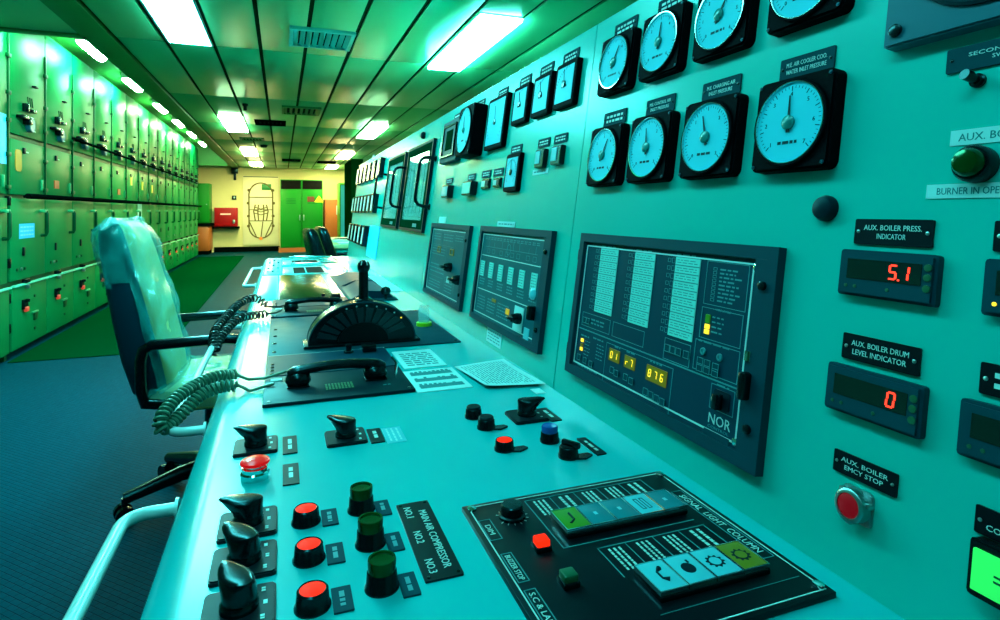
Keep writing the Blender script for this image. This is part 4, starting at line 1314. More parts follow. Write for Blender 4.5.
# ---------------------------------------------------------------- telephones with coiled cords
def coil(pts, r, turns, wire, lead0, lead1):
    """a coiled cord following the polyline pts"""
    P = [Vector(p) for p in pts]
    # Catmull-Rom resample
    out = []
    for i in range(len(P) - 1):
        p0, p1, p2, p3 = P[max(0, i - 1)], P[i], P[i + 1], P[min(len(P) - 1, i + 2)]
        for k in range(24):
            u = k / 24
            out.append(0.5 * ((2 * p1) + (-p0 + p2) * u + (2 * p0 - 5 * p1 + 4 * p2 - p3) * u * u + (-p0 + 3 * p1 - 3 * p2 + p3) * u ** 3))
    out.append(P[-1])
    L = [0]
    for a, b in zip(out, out[1:]):
        L.append(L[-1] + (b - a).length)
    n = turns * 12
    res = [Vector(p) for p in lead0]
    j = 0
    up = Vector((0, 0, 1))
    for k in range(n + 1):
        s = L[-1] * k / n
        while j < len(L) - 2 and L[j + 1] < s:
            j += 1
        f = (s - L[j]) / max(1e-9, L[j + 1] - L[j])
        p = out[j].lerp(out[j + 1], f)
        tdir = (out[j + 1] - out[j]).normalized()
        u = (up - tdir * up.dot(tdir)).normalized()
        up = u
        v = tdir.cross(u)
        a = 2 * math.pi * turns * k / n
        e = min(1.0, k / 12, (n - k) / 12)
        res.append(p + (u * math.cos(a) + v * math.sin(a)) * r * e)
    res += [Vector(p) for p in lead1]
    return MB().tube(res, wire, 6)


def telephone(y0, y1, yh, label, cordm, coil_pts, lead0, lead1, turns, cr, group):
    ox, oy = 0.108, (y0 + y1) / 2
    t = thing('desk_telephone', PLAIN(ox, oy, DZ), label, 'telephone', group)
    w, h = 0.283, y1 - y0
    hy = yh - oy
    MB().rng((-w / 2, w / 2), (-h / 2, h / 2), (0, 0.007), 0.0015).build('base_plate', slate_dark, t)
    MB().rng((-w / 2 + 0.004, w / 2 - 0.004), (hy + 0.085, h / 2 - 0.004), (0.007, 0.0085)).build('rear_reflection', slate, t)  # one plate: lighter rear and black front paint in its reflections
    MB().rng((-w / 2 + 0.002, w / 2 - 0.002), (h / 2 - 0.004, h / 2 - 0.0015), (0.007, 0.0085)).build('edge_strip', rail_m, t)
    # cradle
    for sx in (-0.077, 0.077):
        MB().rng((sx - 0.022, sx + 0.022), (hy - 0.022, hy + 0.03), (0.007, 0.0105), 0.0015).build('cradle', black, t)
    MB().tube([(0.118, hy - 0.012, 0.007), (0.120, hy - 0.012, 0.04), (0.112, hy - 0.004, 0.05)], 0.003, 8).build('hook', chrome, t)
    # handset: arched grip between two cups
    rings = []
    for k in range(17):
        u = -1 + 2 * k / 16
        x = u * 0.098
        z = 0.043 - 0.012 * abs(u) ** 2.2
        bw = 0.013 + 0.004 * abs(u) ** 3
        bh = 0.0095 + 0.004 * abs(u) ** 3
        if k in (0, 16):
            bw *= 0.6
            bh *= 0.6
        rings.append([(x, hy + bw * math.cos(a), z + bh * math.sin(a)) for a in [2 * math.pi * q / 16 for q in range(16)]])
    MB().loft(rings).build('handset', black, t)
    for sx in (-0.077, 0.077):
        c_ = MB().lathe([(0.0195, 0.010), (0.0235, 0.014), (0.0245, 0.022), (0.021, 0.031), (0.013, 0.036), (0, 0.038)], (sx, hy, 0), seg=28).build('handset_cup', black, t)
        MB().lathe([(0.0246, 0.0150), (0.0253, 0.0170), (0.0248, 0.0190)], (sx, hy, 0), seg=28, cap=False).build('cup_ring', black, c_)
    g = MB()
    for k in range(9):
        for j in range(4):
            g.rng((-0.026 + k * 0.0062, -0.022 + k * 0.0062), (hy - 0.052 + j * 0.011, hy - 0.045 + j * 0.011), (0.007, 0.0078))
    g.build('speaker_grille', mat('grille olive', (60, 120, 80), 0.4), t)
    g = MB()
    for px_, py_ in ((-0.131, -h / 2 + 0.012), (0.131, -h / 2 + 0.012)):
        g.lathe([(0.003, 0.007), (0.003, 0.0085), (0, 0.009)], (px_, py_, 0), seg=10)
    g.build('screw', steel, t)
    MB().dashes(0.085, 0.105, hy - 0.060, hy - 0.050, 1, 0.007, 0.0004, 0.5, 0.008).build('lettering', engrave_dim, t, smooth=False)
    MB().rng((0.080, 0.114), (h / 2 - 0.048, h / 2 - 0.014), (0.0085, 0.026), 0.003).build('key_block', black, t)
    MB().lathe([(0.012, 0.0085), (0.012, 0.012), (0.007, 0.014), (0.007, 0.022), (0.009, 0.028), (0, 0.030)], (0.048, h / 2 - 0.032, 0), seg=20).build('call_knob', black, t)
    MB().rng((-0.130, -0.108), (hy + 0.045, hy + 0.060), (0.007, 0.009)).build('tag_plate', engrave, t)
    g = MB()
    for k in range(4):
        g.lathe([(0.004, 0.007), (0.004, 0.0085), (0, 0.0092)], (-0.128, hy + 0.10 + 0.028 * k, 0.0015), seg=10)
    g.build('small_key', black, t)
    off = Vector((ox, oy, DZ))
    coil([Vector(p) - off for p in coil_pts], cr, turns, 0.0032, [Vector(p) - off for p in lead0], [Vector(p) - off for p in lead1]).build('coiled_cord', cordm, t)
    return t


telephone(1.158, 1.536, 1.262, 'black desk telephone nearest the camera with olive coiled cord over the edge', cord_green,
          [(-0.085, 1.325, 0.762), (-0.118, 1.308, 0.768), (-0.150, 1.285, 0.764), (-0.182, 1.250, 0.752), (-0.203, 1.212, 0.730), (-0.203, 1.205, 0.708), (-0.182, 1.235, 0.716), (-0.148, 1.262, 0.745), (-0.112, 1.272, 0.756), (-0.080, 1.272, 0.756)],
          [(0.01, 1.325, 0.762), (-0.035, 1.330, 0.750), (-0.065, 1.332, 0.750)], [(-0.060, 1.268, 0.744), (-0.040, 1.275, 0.747), (-0.015, 1.275, 0.752)], 44, 0.0098, 'desk telephones')
telephone(2.11, 2.50, 2.215, 'black desk telephone behind the engine telegraph with black coiled cord', cord_black,
          [(-0.045, 2.20, 0.768), (-0.085, 2.20, 0.800), (-0.130, 2.16, 0.792), (-0.165, 2.06, 0.765), (-0.190, 1.97, 0.735), (-0.185, 1.90, 0.690), (-0.172, 1.96, 0.722), (-0.130, 2.05, 0.757), (-0.080, 2.10, 0.757), (-0.040, 2.12, 0.757)],
          [(0.03, 2.215, 0.772), (-0.01, 2.21, 0.764)], [(-0.02, 2.14, 0.755), (0.0, 2.18, 0.758)], 52, 0.0115, 'desk telephones')

# ---------------------------------------------------------------- engine telegraph
t = thing('engine_telegraph', PLAIN(0.204, 1.62, DZ), 'black half disc engine telegraph with upright lever on a slate plate', 'engine telegraph')
pl = MB().rng((-0.238, 0.256), (-0.068, 0.475), (0, 0.004), 0.001).build('base_plate', slate_frame, t)
g = MB()
for k in range(4):
    g.lathe([(0.005, 0.004), (0.005, 0.006), (0, 0.007)], (-0.222, -0.03 + 0.10 * k, 0), seg=12)
for x, y in ((0.245, -0.055), (0.245, 0.46), (0.12, 0.46)):
    g.lathe([(0.004, 0.004), (0.004, 0.006), (0, 0.007)], (x, y, 0), seg=12)
g.build('screw', black, pl)
Rr = 0.140
half = [(Rr * math.cos(R(a)), 0.010 + Rr * 0.76 * math.sin(R(a))) for a in range(0, 181, 5)]
MB().prism([(x, z) for x, z in half] + [(-Rr, 0.004), (Rr, 0.004)], -0.018, 0.058, 'y').build('quadrant', black, t)
MB().rng((-Rr - 0.012, Rr + 0.012), (-0.028, 0.070), (0.004, 0.012), 0.002).build('quadrant_foot', black, t)
rim = [(Rr * math.cos(R(a)), -0.018, 0.010 + Rr * 0.76 * math.sin(R(a))) for a in range(2, 179, 4)]
MB().tube(rim, 0.0018, 6).build('front_rim', slate_frame, t)
rim2 = [(p[0], 0.056, p[2]) for p in rim]
MB().tube(rim2, 0.0018, 6).build('rear_rim', slate_frame, t)
g = MB()
for k in range(11):
    a = R(22 + 136 * k / 10)
    a2 = a + R(9.5)
    r1, r2 = 0.072, 0.122
    g.prism([(r * math.cos(q), 0.010 + r * 0.76 * math.sin(q)) for r, q in ((r1, a), (r2, a), (r2, a2), (r1, a2))], -0.0195, -0.0182, 'y')
g.build('order_sector', mat('order lens', (5, 34, 40), 0.3), t)
for k in range(7):
    a = R(38 + 12 * k)
    r = 0.128
    MB().lathe([(0.0022, 0), (0.0022, 0.001), (0, 0.0016)], (r * math.cos(a), -0.0182, 0.010 + r * 0.76 * math.sin(a)), (0, -1, 0), 10).build('order_lamp', led_amber if k == 0 else engrave, t)
g = MB().prism([(0.066 * math.cos(R(a)), 0.012 + 0.052 * math.sin(R(a))) for a in range(0, 181, 8)], -0.0215, -0.0182, 'y')
g.build('hub_plate', black_matte, t)
lv = MB().tube([(0.006, 0.026, 0.09), (0.006, 0.026, 0.195)], [0.0135, 0.0128], 20).build('lever', black, t)
MB().lathe([(0.0125, 0), (0.0165, 0.007), (0.0175, 0.017), (0.0145, 0.027), (0.007, 0.032), (0, 0.033)], (0.006, 0.026, 0.193), seg=28).build('lever_knob', black, lv)
g = MB()
for a in (-30, 30):
    g.tube([(0.006 + 0.0165 * math.sin(R(a)), 0.026 - 0.0165 * math.cos(R(a)), 0.213), (0.006 + 0.011 * math.sin(R(a)), 0.026 - 0.011 * math.cos(R(a)), 0.2235)], 0.0016, 6)
g.build('knob_mark', engrave, lv)
MB().rng((0.006 - 0.022, 0.006 + 0.022), (-0.005, 0.054), (0.110, 0.121), 0.003).build('lever_slide', black, t)

t = thing('glass_cup', PLAIN(0.415, 1.805, DZ + 0.004), 'clear glass cover in a yellow ring on the telegraph plate', 'glass cover')
MB().lathe([(0.024, 0), (0.024, 0.010), (0.020, 0.012), (0.018, 0.010), (0.018, 0.004)], seg=28, cap=False).build('ring', yellow_green, t)
MB().lathe([(0.0175, 0.002), (0.0175, 0.050), (0.015, 0.062), (0.013, 0.0625), (0.0135, 0.055), (0.0160, 0.048), (0.0160, 0.004)], seg=28, cap=False).build('glass', cup_m, t)

# ---------------------------------------------------------------- farther desk panels
t = thing('covered_desk_panel', PLAIN(0.097, 3.01, DZ), 'dark olive glossy cover panel set in the desk beyond the second telephone', 'desk panel')
MB().rng((-0.106, 0.106), (-0.46, 0.48), (0, 0.004), 0.001).build('cover', olive_glass, t)
for sx in (-1, 1):
    MB().rng((sx * 0.108 - 0.002, sx * 0.108 + 0.002), (-0.462, 0.482), (0, 0.006)).build('edge_strip', rail_m, t)
o = MB().rng((-0.040, 0.040), (-0.45, 0.48), (0, 0.003), 0.001).build('blank_plate', mat('pale plate', (120, 205, 195), 0.3), M=PLAIN(-0.060, 3.01, DZ))
tag(o, 'pale blank plate along the desk edge left of the olive cover', 'plate')
t = thing('button_panel', PLAIN(-0.050, 4.12, DZ), 'pale panel of small buttons at the far left corner of the desk', 'control panel')
MB().rng((-0.045, 0.045), (-0.56, 0.60), (0, 0.004), 0.001).build('face_plate', mat('pale plate', (120, 205, 195), 0.3), t)
for i in range(3):
    for j in range(5):
        MB().lathe([(0.007, 0.004), (0.007, 0.012), (0, 0.014)], (-0.028 + 0.028 * i, -0.42 + 0.2 * j, 0), seg=12).build('button', slate if (i + j) % 2 else white, t)
for y0, y1, yb, lb in ((4.19, 4.50, 4.62, 'farther'), (3.58, 3.95, 4.02, 'nearer')):
    t = thing('recessed_recorder', PLAIN(0.15, (y0 + y1) / 2, DZ), 'dark slotted recorder with a bright bent bar at the desk far end, %s one' % lb, 'recorder', 'pair of recorders in the desk')
    yc = (y0 + y1) / 2
    MB().rng((-0.145, 0.105), (y0 - yc - 0.05, y1 - yc + 0.05), (0, 0.003), 0.0008).build('surround', mat('teal plate', (40, 160, 165), 0.3), t)
    for a, b in ((-0.085, -0.02), (-0.012, 0.085)):
        MB().rng((a, b), (y0 - yc, y1 - yc), (0.003, 0.0036)).build('slot', void, t)
    MB().tube([(-0.10, yb - yc, 0.003), (-0.09, yb - yc, 0.022), (0.17, yb - yc, 0.022), (0.20, yb - yc - 0.12, 0.022), (0.215, yb - yc - 0.45, 0.006)], 0.006, 10).build('bar', chrome, t)
t = thing('joystick_panel', PLAIN(0.345, 2.86, DZ), 'slate wedge panel with black ball joystick beside the instrument face', 'control panel')
MB().rng((-0.095, 0.095), (-0.48, 0.52), (0, 0.004), 0.001).build('base_plate', slate_frame, t)
MB().prism([(-0.085, 0.004), (0.085, 0.004), (0.06, 0.030), (-0.02, 0.036)], -0.42, -0.05, 'y').build('wedge', slate, t)
MB().prism([(-0.085, 0.004), (0.085, 0.004), (0.06, 0.026), (-0.02, 0.030)], 0.02, 0.42, 'y').build('wedge', slate, t)
MB().tube([(0.050, -0.455, 0.004), (0.050, -0.455, 0.024)], 0.005, 10).build('stem', black, t)
MB().lathe([(0.004, 0.018), (0.016, 0.024), (0.021, 0.036), (0.016, 0.049), (0, 0.055)], (0.050, -0.455, 0), seg=22).build('ball_knob', black, t)
o = MB().rng((-0.033, 0.033), (-0.33, 0.33), (0, 0.002)).build('long_card', paper_m, M=PLAIN(0.477, 2.97, DZ), smooth=False)
tag(o, 'long white card on the desk at the foot of the face beyond the telegraph', 'paper')

# grab rails on the desk front
def grab_rail(y0, y1, label):
    t = thing('grab_rail', PLAIN(-0.13, (y0 + y1) / 2, 0.70), label, 'grab rail', 'grab rails along the desk front')
    yc = (y0 + y1) / 2
    a, b = y0 - yc, y1 - yc
    d = -0.062
    pts = [(0.0, a, 0.0), (d + 0.03, a, 0.0)]
    for k in range(1, 6):
        th = R(90) * k / 5
        pts.append((d + 0.03 - 0.03 * math.sin(th), a + 0.03 - 0.03 * math.cos(th), 0.0))
    pts2 = [(p[0], -p[1] + (a + b), p[2]) for p in pts[::-1]]
    MB().tube(pts + pts2, 0.0085, 12).build('tube', rail_m, t)
    for yy in (a, b):
        MB().cyl((0, yy, 0), 0.014, 0.004, (-1, 0, 0), 18).build('flange', rail_m, t)


grab_rail(0.25, 0.895, 'white grab rail on the desk front nearest the camera')
grab_rail(1.20, 2.22, 'white grab rail on the desk front crossing before the chair')
grab_rail(3.42, 4.45, 'pale grab rail on the desk front at its far end')

# ================================================================== plastic-wrapped chair
def sring(cx, cy, cz, ax, ay, n=28, e=0.55, ux=(1, 0, 0), uy=(0, 1, 0)):
    out = []
    ux, uy = Vector(ux), Vector(uy)
    for k in range(n):
        th = 2 * math.pi * k / n
        c, s = math.cos(th), math.sin(th)
        x = ax * math.copysign(abs(c) ** e, c)
        y = ay * math.copysign(abs(s) ** e, s)
        out.append(Vector((cx, cy, cz)) + ux * x + uy * y)
    return out


def office_chair(M, label, group, wrapped, back_m, seat_m, front_m=None, hs=1.0):
    """local: faces +x, origin on the floor under the column"""
    t = thing('office_chair', M, label, 'chair', group)
    # back: profile stations (z, x of the middle, half thickness, half width)
    stt = [(0.43, -0.165, 0.045, 0.16), (0.47, -0.183, 0.066, 0.205), (0.58, -0.206, 0.073, 0.225), (0.72, -0.236, 0.069, 0.228), (0.86, -0.267, 0.062, 0.222), (0.97, -0.291, 0.055, 0.212), (1.03, -0.303, 0.046, 0.200), (1.06, -0.309, 0.026, 0.17)]
    stt = [(0.43 + (z - 0.43) * hs, x, th, w) for z, x, th, w in stt]
    MB().loft([sring(x, 0, z, th, w, e=0.45) for z, x, th, w in stt]).build('backrest', back_m, t)
    if front_m:
        MB().loft([sring(x + th * 0.45, 0, z, th * 0.72, w * 0.93, e=0.6) for z, x, th, w in stt]).build('back_cushion', front_m, t)
    ss = [(0.395, 0.20, 0.20), (0.41, 0.235, 0.235), (0.45, 0.250, 0.248), (0.478, 0.243, 0.240), (0.488, 0.215, 0.21)]
    MB().loft([sring(0.04, 0, z, a, b, e=0.5) for z, a, b in ss]).build('seat', seat_m, t)
    for sy in (-1, 1):
        y = sy * 0.268
        pts = [(-0.13, y * 0.86, 0.435), (-0.185, y, 0.455), (-0.196, y, 0.50), (-0.198, y, 0.60)]
        pts += [(-0.190, y, 0.635), (-0.165, y, 0.650), (0.06, y, 0.655), (0.10, y, 0.650)]
        MB().tube(pts, 0.018, 12).build('armrest', black, t)
    MB().lathe([(0.022, 0.09), (0.022, 0.26), (0.034, 0.265), (0.034, 0.36), (0.05, 0.365), (0.09, 0.395)], seg=24).build('column', black, t)
    for k in range(5):
        a = R(72 * k + 130)
        c, s = math.cos(a), math.sin(a)
        lg = MB().tube([(0.02 * c, 0.02 * s, 0.125), (0.12 * c, 0.12 * s, 0.118), (0.30 * c, 0.30 * s, 0.082)], [0.032, 0.028, 0.020], 12).build('leg', black, t)
        cs = MB().cyl((0.30 * c - 0.012 * s, 0.30 * s + 0.012 * c, 0.030), 0.030, 0.018, (-s, c, 0), 20)
        cs.cyl((0.30 * c + 0.030 * s, 0.30 * s - 0.030 * c, 0.030), 0.030, 0.018, (-s, c, 0), 20)
        cs.cyl((0.30 * c, 0.30 * s, 0.03), 0.009, 0.055, (0, 0, 1), 12)
        cs.build('caster', black, lg)
    if wrapped:
        rnd = random.Random(7)
        rings = []
        for i in range(36):
            u = i / 35
            z = 0.44 + (1.075 - 0.44) * u
            # interpolate stations
            zz = min(max(z, stt[0][0]), stt[-1][0])
            for (z0, x0, t0, w0), (z1, x1, t1, w1) in zip(stt, stt[1:]):
                if z0 <= zz <= z1:
                    f = (zz - z0) / (z1 - z0)
                    x, th, w = x0 + (x1 - x0) * f, t0 + (t1 - t0) * f, w0 + (w1 - w0) * f
                    break
            open_ = 0.010 + 0.016 * math.sin(u * 9.0) ** 2
            if i == 35:
                th, w = 0.008, w * 0.7
                open_ = 0.0
            ring = sring(x + 0.006, 0, z, th + open_, w + 0.012, n=72, e=0.48)
            ctr = Vector((x, 0, z))
            for k, p in enumerate(ring):
                a = 2 * math.pi * k / 72
                wr = 0.0065 * math.sin(3 * a + 16 * u + 2 * math.sin(5 * a)) + 0.005 * math.sin(7 * a - 34 * u) + 0.003 * rnd.uniform(-1, 1)
                d = (p - ctr).normalized()
                ring[k] = p + d * wr * (0.4 if i > 33 else 1.0)
            rings.append(ring)
        m_ = MB().loft(rings, cap=False)
        kill = [f for f in m_.bm.faces if f.calc_center_median().z < 0.85 + 0.10 * (f.calc_center_median().x + 0.27) and f.calc_center_median().x < -0.140 - 0.25 * (f.calc_center_median().z - 0.44)]
        bmesh.ops.delete(m_.bm, geom=kill, context='FACES')
        cv = m_.build('plastic_cover', plastic_wrap, t)
        for sy in (-1, 1):
            MB().loft([sring(-0.306 + 0.01 * math.sin(q), sy * (0.150 + 0.040 * q), 1.052 + (0.012 if q in (1, 2) else -0.002 * q), 0.028 - 0.005 * q, 0.020 - 0.0035 * q, n=16, e=1.0, ux=(1, 0, 0), uy=(0, 0, 1)) for q in range(4)]).build('cover_corner', plastic_wrap, cv)
        sr = []
        for i, (z, a, b) in enumerate([(0.425, 0.245, 0.245), (0.455, 0.262, 0.262), (0.485, 0.256, 0.254), (0.499, 0.235, 0.228), (0.504, 0.12, 0.11), (0.505, 0.02, 0.02)]):
            ring = sring(0.04, 0, z, a, b, n=64, e=0.5)
            for k, p in enumerate(ring):
                an = 2 * math.pi * k / 64
                ring[k] = p + Vector((0, 0, 0.005 * math.sin(5 * an + i) + 0.003 * rnd.uniform(-1, 1)))
            sr.append(ring)
        MB().loft(sr, cap=False).build('seat_cover', plastic_wrap, t)
    return t


office_chair(PLAIN(-0.245, 2.53, 0), 'dark blue swivel chair wrapped in clear plastic pulled up to the desk', None, True, shell_blue, upholstery, upholstery)
for y, x, rz, lb in ((5.46, 0.53, 5, 'black high backed swivel chair at the far desk, nearer of two'), (6.08, 0.66, 4, 'black high backed swivel chair at the far desk, farther of two')):
    office_chair(Matrix.Translation((x, y, -0.0)) @ Matrix.Rotation(R(rz), 4, 'Z'), lb, 'black swivel chairs at the far desk', False, black, black_matte, hs=0.82)

# second desk beyond the console
t = thing('far_desk', PLAIN(0.95, 7.3, 0), 'pale desk beyond the console end, piled with papers', 'desk')
MB().rng((-0.48, 0.55), (-0.78, 1.1), (0.70, 0.74), 0.004).build('desk_top', cream, t)
for yy in (-0.72, 1.05):
    MB().rng((-0.40, 0.50), (yy - 0.02, yy + 0.02), (0, 0.70)).build('side_panel', paint, t)
MB().rng((0.46, 0.50), (-0.70, 1.03), (0.1, 0.70)).build('back_panel', paint, t)
for k, (x, y, w, l) in enumerate(((0.70, 6.75, 0.22, 0.30), (0.66, 7.15, 0.21, 0.30), (0.98, 6.9, 0.30, 0.21))):
    o = MB().rng((-w / 2, w / 2), (-l / 2, l / 2), (0, 0.012 + 0.01 * k)).build('paper_stack', paper_m, M=PLAIN(x, y, 0.74), smooth=False)
    tag(o, 'white stack of papers on the far desk, %s' % ('nearest the console', 'beside the nearest stack and farther along', 'tallest and to the right')[k], 'paper', 'paper stacks on the far desk')
t = thing('far_keyboard', PLAIN(0.80, 7.6, 0.74), 'dark keyboard lying on the far pale desk', 'keyboard')
MB().rng((-0.20, 0.20), (-0.08, 0.08), (0, 0.018), 0.003).build('case', black, t)
g = MB()
for i in range(12):
    for j in range(4):
        g.box((-0.17 + 0.031 * i, -0.05 + 0.033 * j, 0.020), (0.024, 0.026, 0.006))
g.build('keys', slate_dark, t)

# ================================================================== switchboard
CW = 0.69
BY0 = 5.33


def make_cubicle():
    t = thing('switchboard_cubicle', BOARD(BY0, 0), '', 'electrical cabinet', 'green switchboard cubicles along the left side')
    w = CW
    MB().rng((0.001, w - 0.001), (0.04, 2.62), (-0.60, -0.022)).build('body', board_dark, t)
    tiers = ((0.06, 0.535, 0.012), (0.575, 1.195, 0.0), (1.225, 1.640, 0.0), (1.680, 2.60, 0.0))
    doors = []
    for a, b, z in tiers:
        doors.append(MB().box((w / 2, (a + b) / 2, -0.011 + z / 2), (w - 0.016, b - a, 0.022 + z), 0.004).build('door', board_paint, t))
    d0, d1, d2, d3 = doors
    # bottom door: ledge, latch, breaker with red flag
    z = 0.012
    MB().rng((0.01, w - 0.01), (0.530, 0.545), (0, 0.030), 0.003).build('ledge', mat('pale ledge', (120, 215, 180), 0.3), d0)  # pale tone paints the light caught by the door's top edge
    MB().rng((0.20, 0.28), (0.545, 0.575), (0.002, 0.035), 0.004).build('latch_handle', black, d0)
    MB().rng((0.215, 0.245), (0.50, 0.53), (0.02, 0.045), 0.004).build('latch_tongue', steel, d0)
    br = MB().rng((0.17, 0.25), (0.345, 0.420), (z, z + 0.020), 0.004).build('breaker', black, d0)
    MB().rng((0.185, 0.205), (0.40, 0.425), (z + 0.02, z + 0.045), 0.004).build('breaker_lever', black, br)
    MB().rng((0.180, 0.235), (0.325, 0.362), (z + 0.010, z + 0.032), 0.006).build('red_flag', mat('flag red', (230, 50, 40), 0.4, emit=(0.6, 0.03, 0.02), es=0.25), br)  # emission added to the flag colour; it is no lamp
    MB().rng((0.36, 0.47), (0.285, 0.300), (z, z + 0.016), 0.003).build('ledge_handle', mat('cap green', (40, 150, 100), 0.35), d0)
    MB().rng((0.40, 0.47), (0.225, 0.285), (z, z + 0.010), 0.003).build('catch', board_dark, d0)
    for y in (0.15, 0.41):
        MB().rng((0.41, 0.435), (y, y + 0.02), (z, z + 0.008)).build('lock', board_dark, d0)
    # tall door
    hd = MB().tube([(0.60, 1.10, 0), (0.60, 1.10, 0.035), (0.60, 1.08, 0.042), (0.60, 0.92, 0.042), (0.60, 0.90, 0.035), (0.60, 0.90, 0)], 0.014, 10).build('handle', board_dark, d1)
    MB().rng((0.555, 0.622), (1.088, 1.112), (0, 0.043), 0.006).build('handle_cap', mat('cap green', (40, 150, 100), 0.35), hd)
    MB().rng((0.22, 0.25), (0.755, 0.820), (0, 0.012), 0.002).build('lock', black_matte, d1)
    for x, m_ in ((0.12, board_dark), (0.20, steel), (0.26, board_dark)):
        MB().lathe([(0.012, 0), (0.012, 0.008), (0, 0.012)], (x, 0.655, 0), seg=12).build('indicator_lamp', m_, d1)
    # second door
    MB().rng((0.22, 0.26), (1.545, 1.590), (0, 0.014), 0.003).build('lock', black_matte, d2)
    MB().rng((0.26, 0.33), (1.555, 1.565), (0, 0.006)).build('nameplate', mat('pale ledge', (120, 215, 180), 0.3), d2)
    MB().rng((0.585, 0.600), (1.27, 1.36), (0, 0.016), 0.003).build('handle', mat('cap green', (40, 150, 100), 0.35), d2)
    # instrument door
    MB().lathe([(0.060, 0), (0.060, 0.030), (0.052, 0.034), (0.050, 0.032), (0, 0.032)], (0.33, 1.780, 0), seg=28).build('meter', mat('meter blue grey', (60, 110, 130), 0.35), d3)
    MB().rng((0.22, 0.285), (1.770, 1.830), (0, 0.050), 0.008).build('switch', black, d3)
    MB().rng((0.10, 0.21), (1.805, 1.830), (0, 0.050), 0.005).build('switch_lever', black, d3)
    MB().rng((0.29, 0.38), (1.875, 1.900), (0, 0.045), 0.005).build('selector', black, d3)
    MB().rng((0.215, 0.255), (1.87, 1.935), (0, 0.040), 0.005).build('selector', black, d3)
    for k in range(3):
        MB().box((0.33 + 0.04 * k, 1.965, 0.003), (0.010, 0.075, 0.006), rot=Matrix.Rotation(R(18), 3, 'Z')).build('slot', board_dark, d3)
    MB().rng((0.30, 0.46), (1.735, 1.742), (0, 0.010)).build('nameplate', mat('pale ledge', (120, 215, 180), 0.3), d3)
    MB().rng((0.40, 0.46), (2.09, 2.105), (0, 0.03), 0.004).build('hook', black_matte, d3)
    # hinge line
    hs = MB().rng((w - 0.020, w - 0.004), (1.225, 2.40), (-0.005, 0.012), 0.002).build('hinge_strip', board_dark, t)
    for y in (1.26, 1.50, 1.75, 1.95, 2.22):
        MB().rng((w - 0.045, w + 0.008), (y, y + 0.03), (0.0, 0.020), 0.003).build('hinge', board_dark, hs)
    return t


proto = make_cubicle()
nth = ('', 'second', 'third', 'fourth', 'fifth', 'sixth', 'seventh', 'eighth', 'ninth', 'tenth', 'eleventh', 'twelfth', 'thirteenth', 'fourteenth')
proto['label'] = 'green switchboard cubicle with a blue label and orange tag on its doors'
for k in range(1, 15):
    c = copy_tree(proto)
    c.matrix_world = BOARD(BY0 + CW * k, 0)
    if k == 14:
        c['label'] = 'last green switchboard cubicle, next to the wooden counter by the far wall'
    else:
        c['label'] = 'green switchboard cubicle, %s along from the one with a blue label%s' % (nth[k], ', with a red plate' if k in (1, 4) else '')
c = copy_tree(proto)
c.matrix_world = BOARD(BY0 - 0.045 - CW, 0, 0.004)
c['label'] = 'green cubicle cut by the left picture edge, with a blue sign'

# gap filler with door hinges between the cut cubicle and the row
t = thing('hinge_post', BOARD(BY0 - 0.022, 0), 'narrow dark post with black hinges left of the first full cubicle', 'post')
MB().rng((-0.021, 0.021), (0.0, 2.6), (-0.4, -0.02)).build('post', board_dark, t)
for y in (0.20, 0.42, 0.68, 0.92, 1.14):
    MB().rng((-0.016, 0.016), (y, y + 0.07), (-0.02, 0.012), 0.004).build('hinge', black, t)

t = thing('handrail', BOARD(BY0 + 0.10, 1.214), 'long dark handrail running along the whole switchboard front', 'handrail')
MB().tube([(0, 0, 0.075), (10.25, 0, 0.075)], 0.020, 12).build('bar', dark_kick, t)
for k in range(8):
    MB().tube([(0.15 + 1.42 * k, 0, 0.0), (0.15 + 1.42 * k, 0, 0.07)], 0.012, 10).build('bracket', dark_kick, t)
t = thing('instrument_line', BOARD(BY0 + 1.10, 1.745, 0.03), 'thin dark bar along the switchboard, standing for the merged line of instruments', 'rail')  # bar stands for the dark line that crowded instruments make
MB().tube([(0, 0.02, 0.055), (8.4, -0.02, 0.055)], 0.013, 10).build('bar', dark_kick, t)
for k in range(6):
    MB().tube([(0.2 + 1.45 * k, 0.02 - 0.006 * k, 0.0), (0.2 + 1.45 * k, 0.02 - 0.006 * k, 0.05)], 0.008, 8).build('bracket', dark_kick, t)

sticker(BOARD(5.64, 0.945, 0.0005), 0.30, 0.115, 'blue label with white print on the first full cubicle', 3, base=blue_sign, ink=paper_m)
sticker(BOARD(5.165, 1.62, 0.007), 0.17, 0.36, 'blue sign on the cubicle at the left picture edge', 0, base=blue_sign)
o = MB().prism(rrect(0.115, 0.165, 0.03, 4), 0, 0.004).build('warning_tag', orange, M=BOARD(5.475, 1.485, 0.0005))
tag(o, 'orange rounded tag hanging on the first full cubicle', 'tag')
for y, lb in ((6.28, 'second'), (8.42, 'fifth')):
    o = MB().rng((-0.055, 0.055), (-0.035, 0.035), (0, 0.006)).build('red_plate', mat('plate red', (210, 70, 30), 0.45), M=BOARD(y, 1.335, 0.0005))
    tag(o, 'small red plate on the %s switchboard cubicle' % lb, 'plate', 'red plates on the switchboard')
for y, z, lb in ((9.05, 1.50, 'nearest of three'), (9.72, 1.46, 'middle of three'), (10.40, 1.44, 'farthest of three')):
    o = MB().rng((-0.05, 0.05), (-0.06, 0.06), (0, 0.006)).build('yellow_plate', mat('plate yellow', (220, 190, 60), 0.45), M=BOARD(y, z, 0.0005))
    tag(o, 'small yellow plate on the far switchboard doors, %s' % lb, 'plate', 'yellow plates on the switchboard')
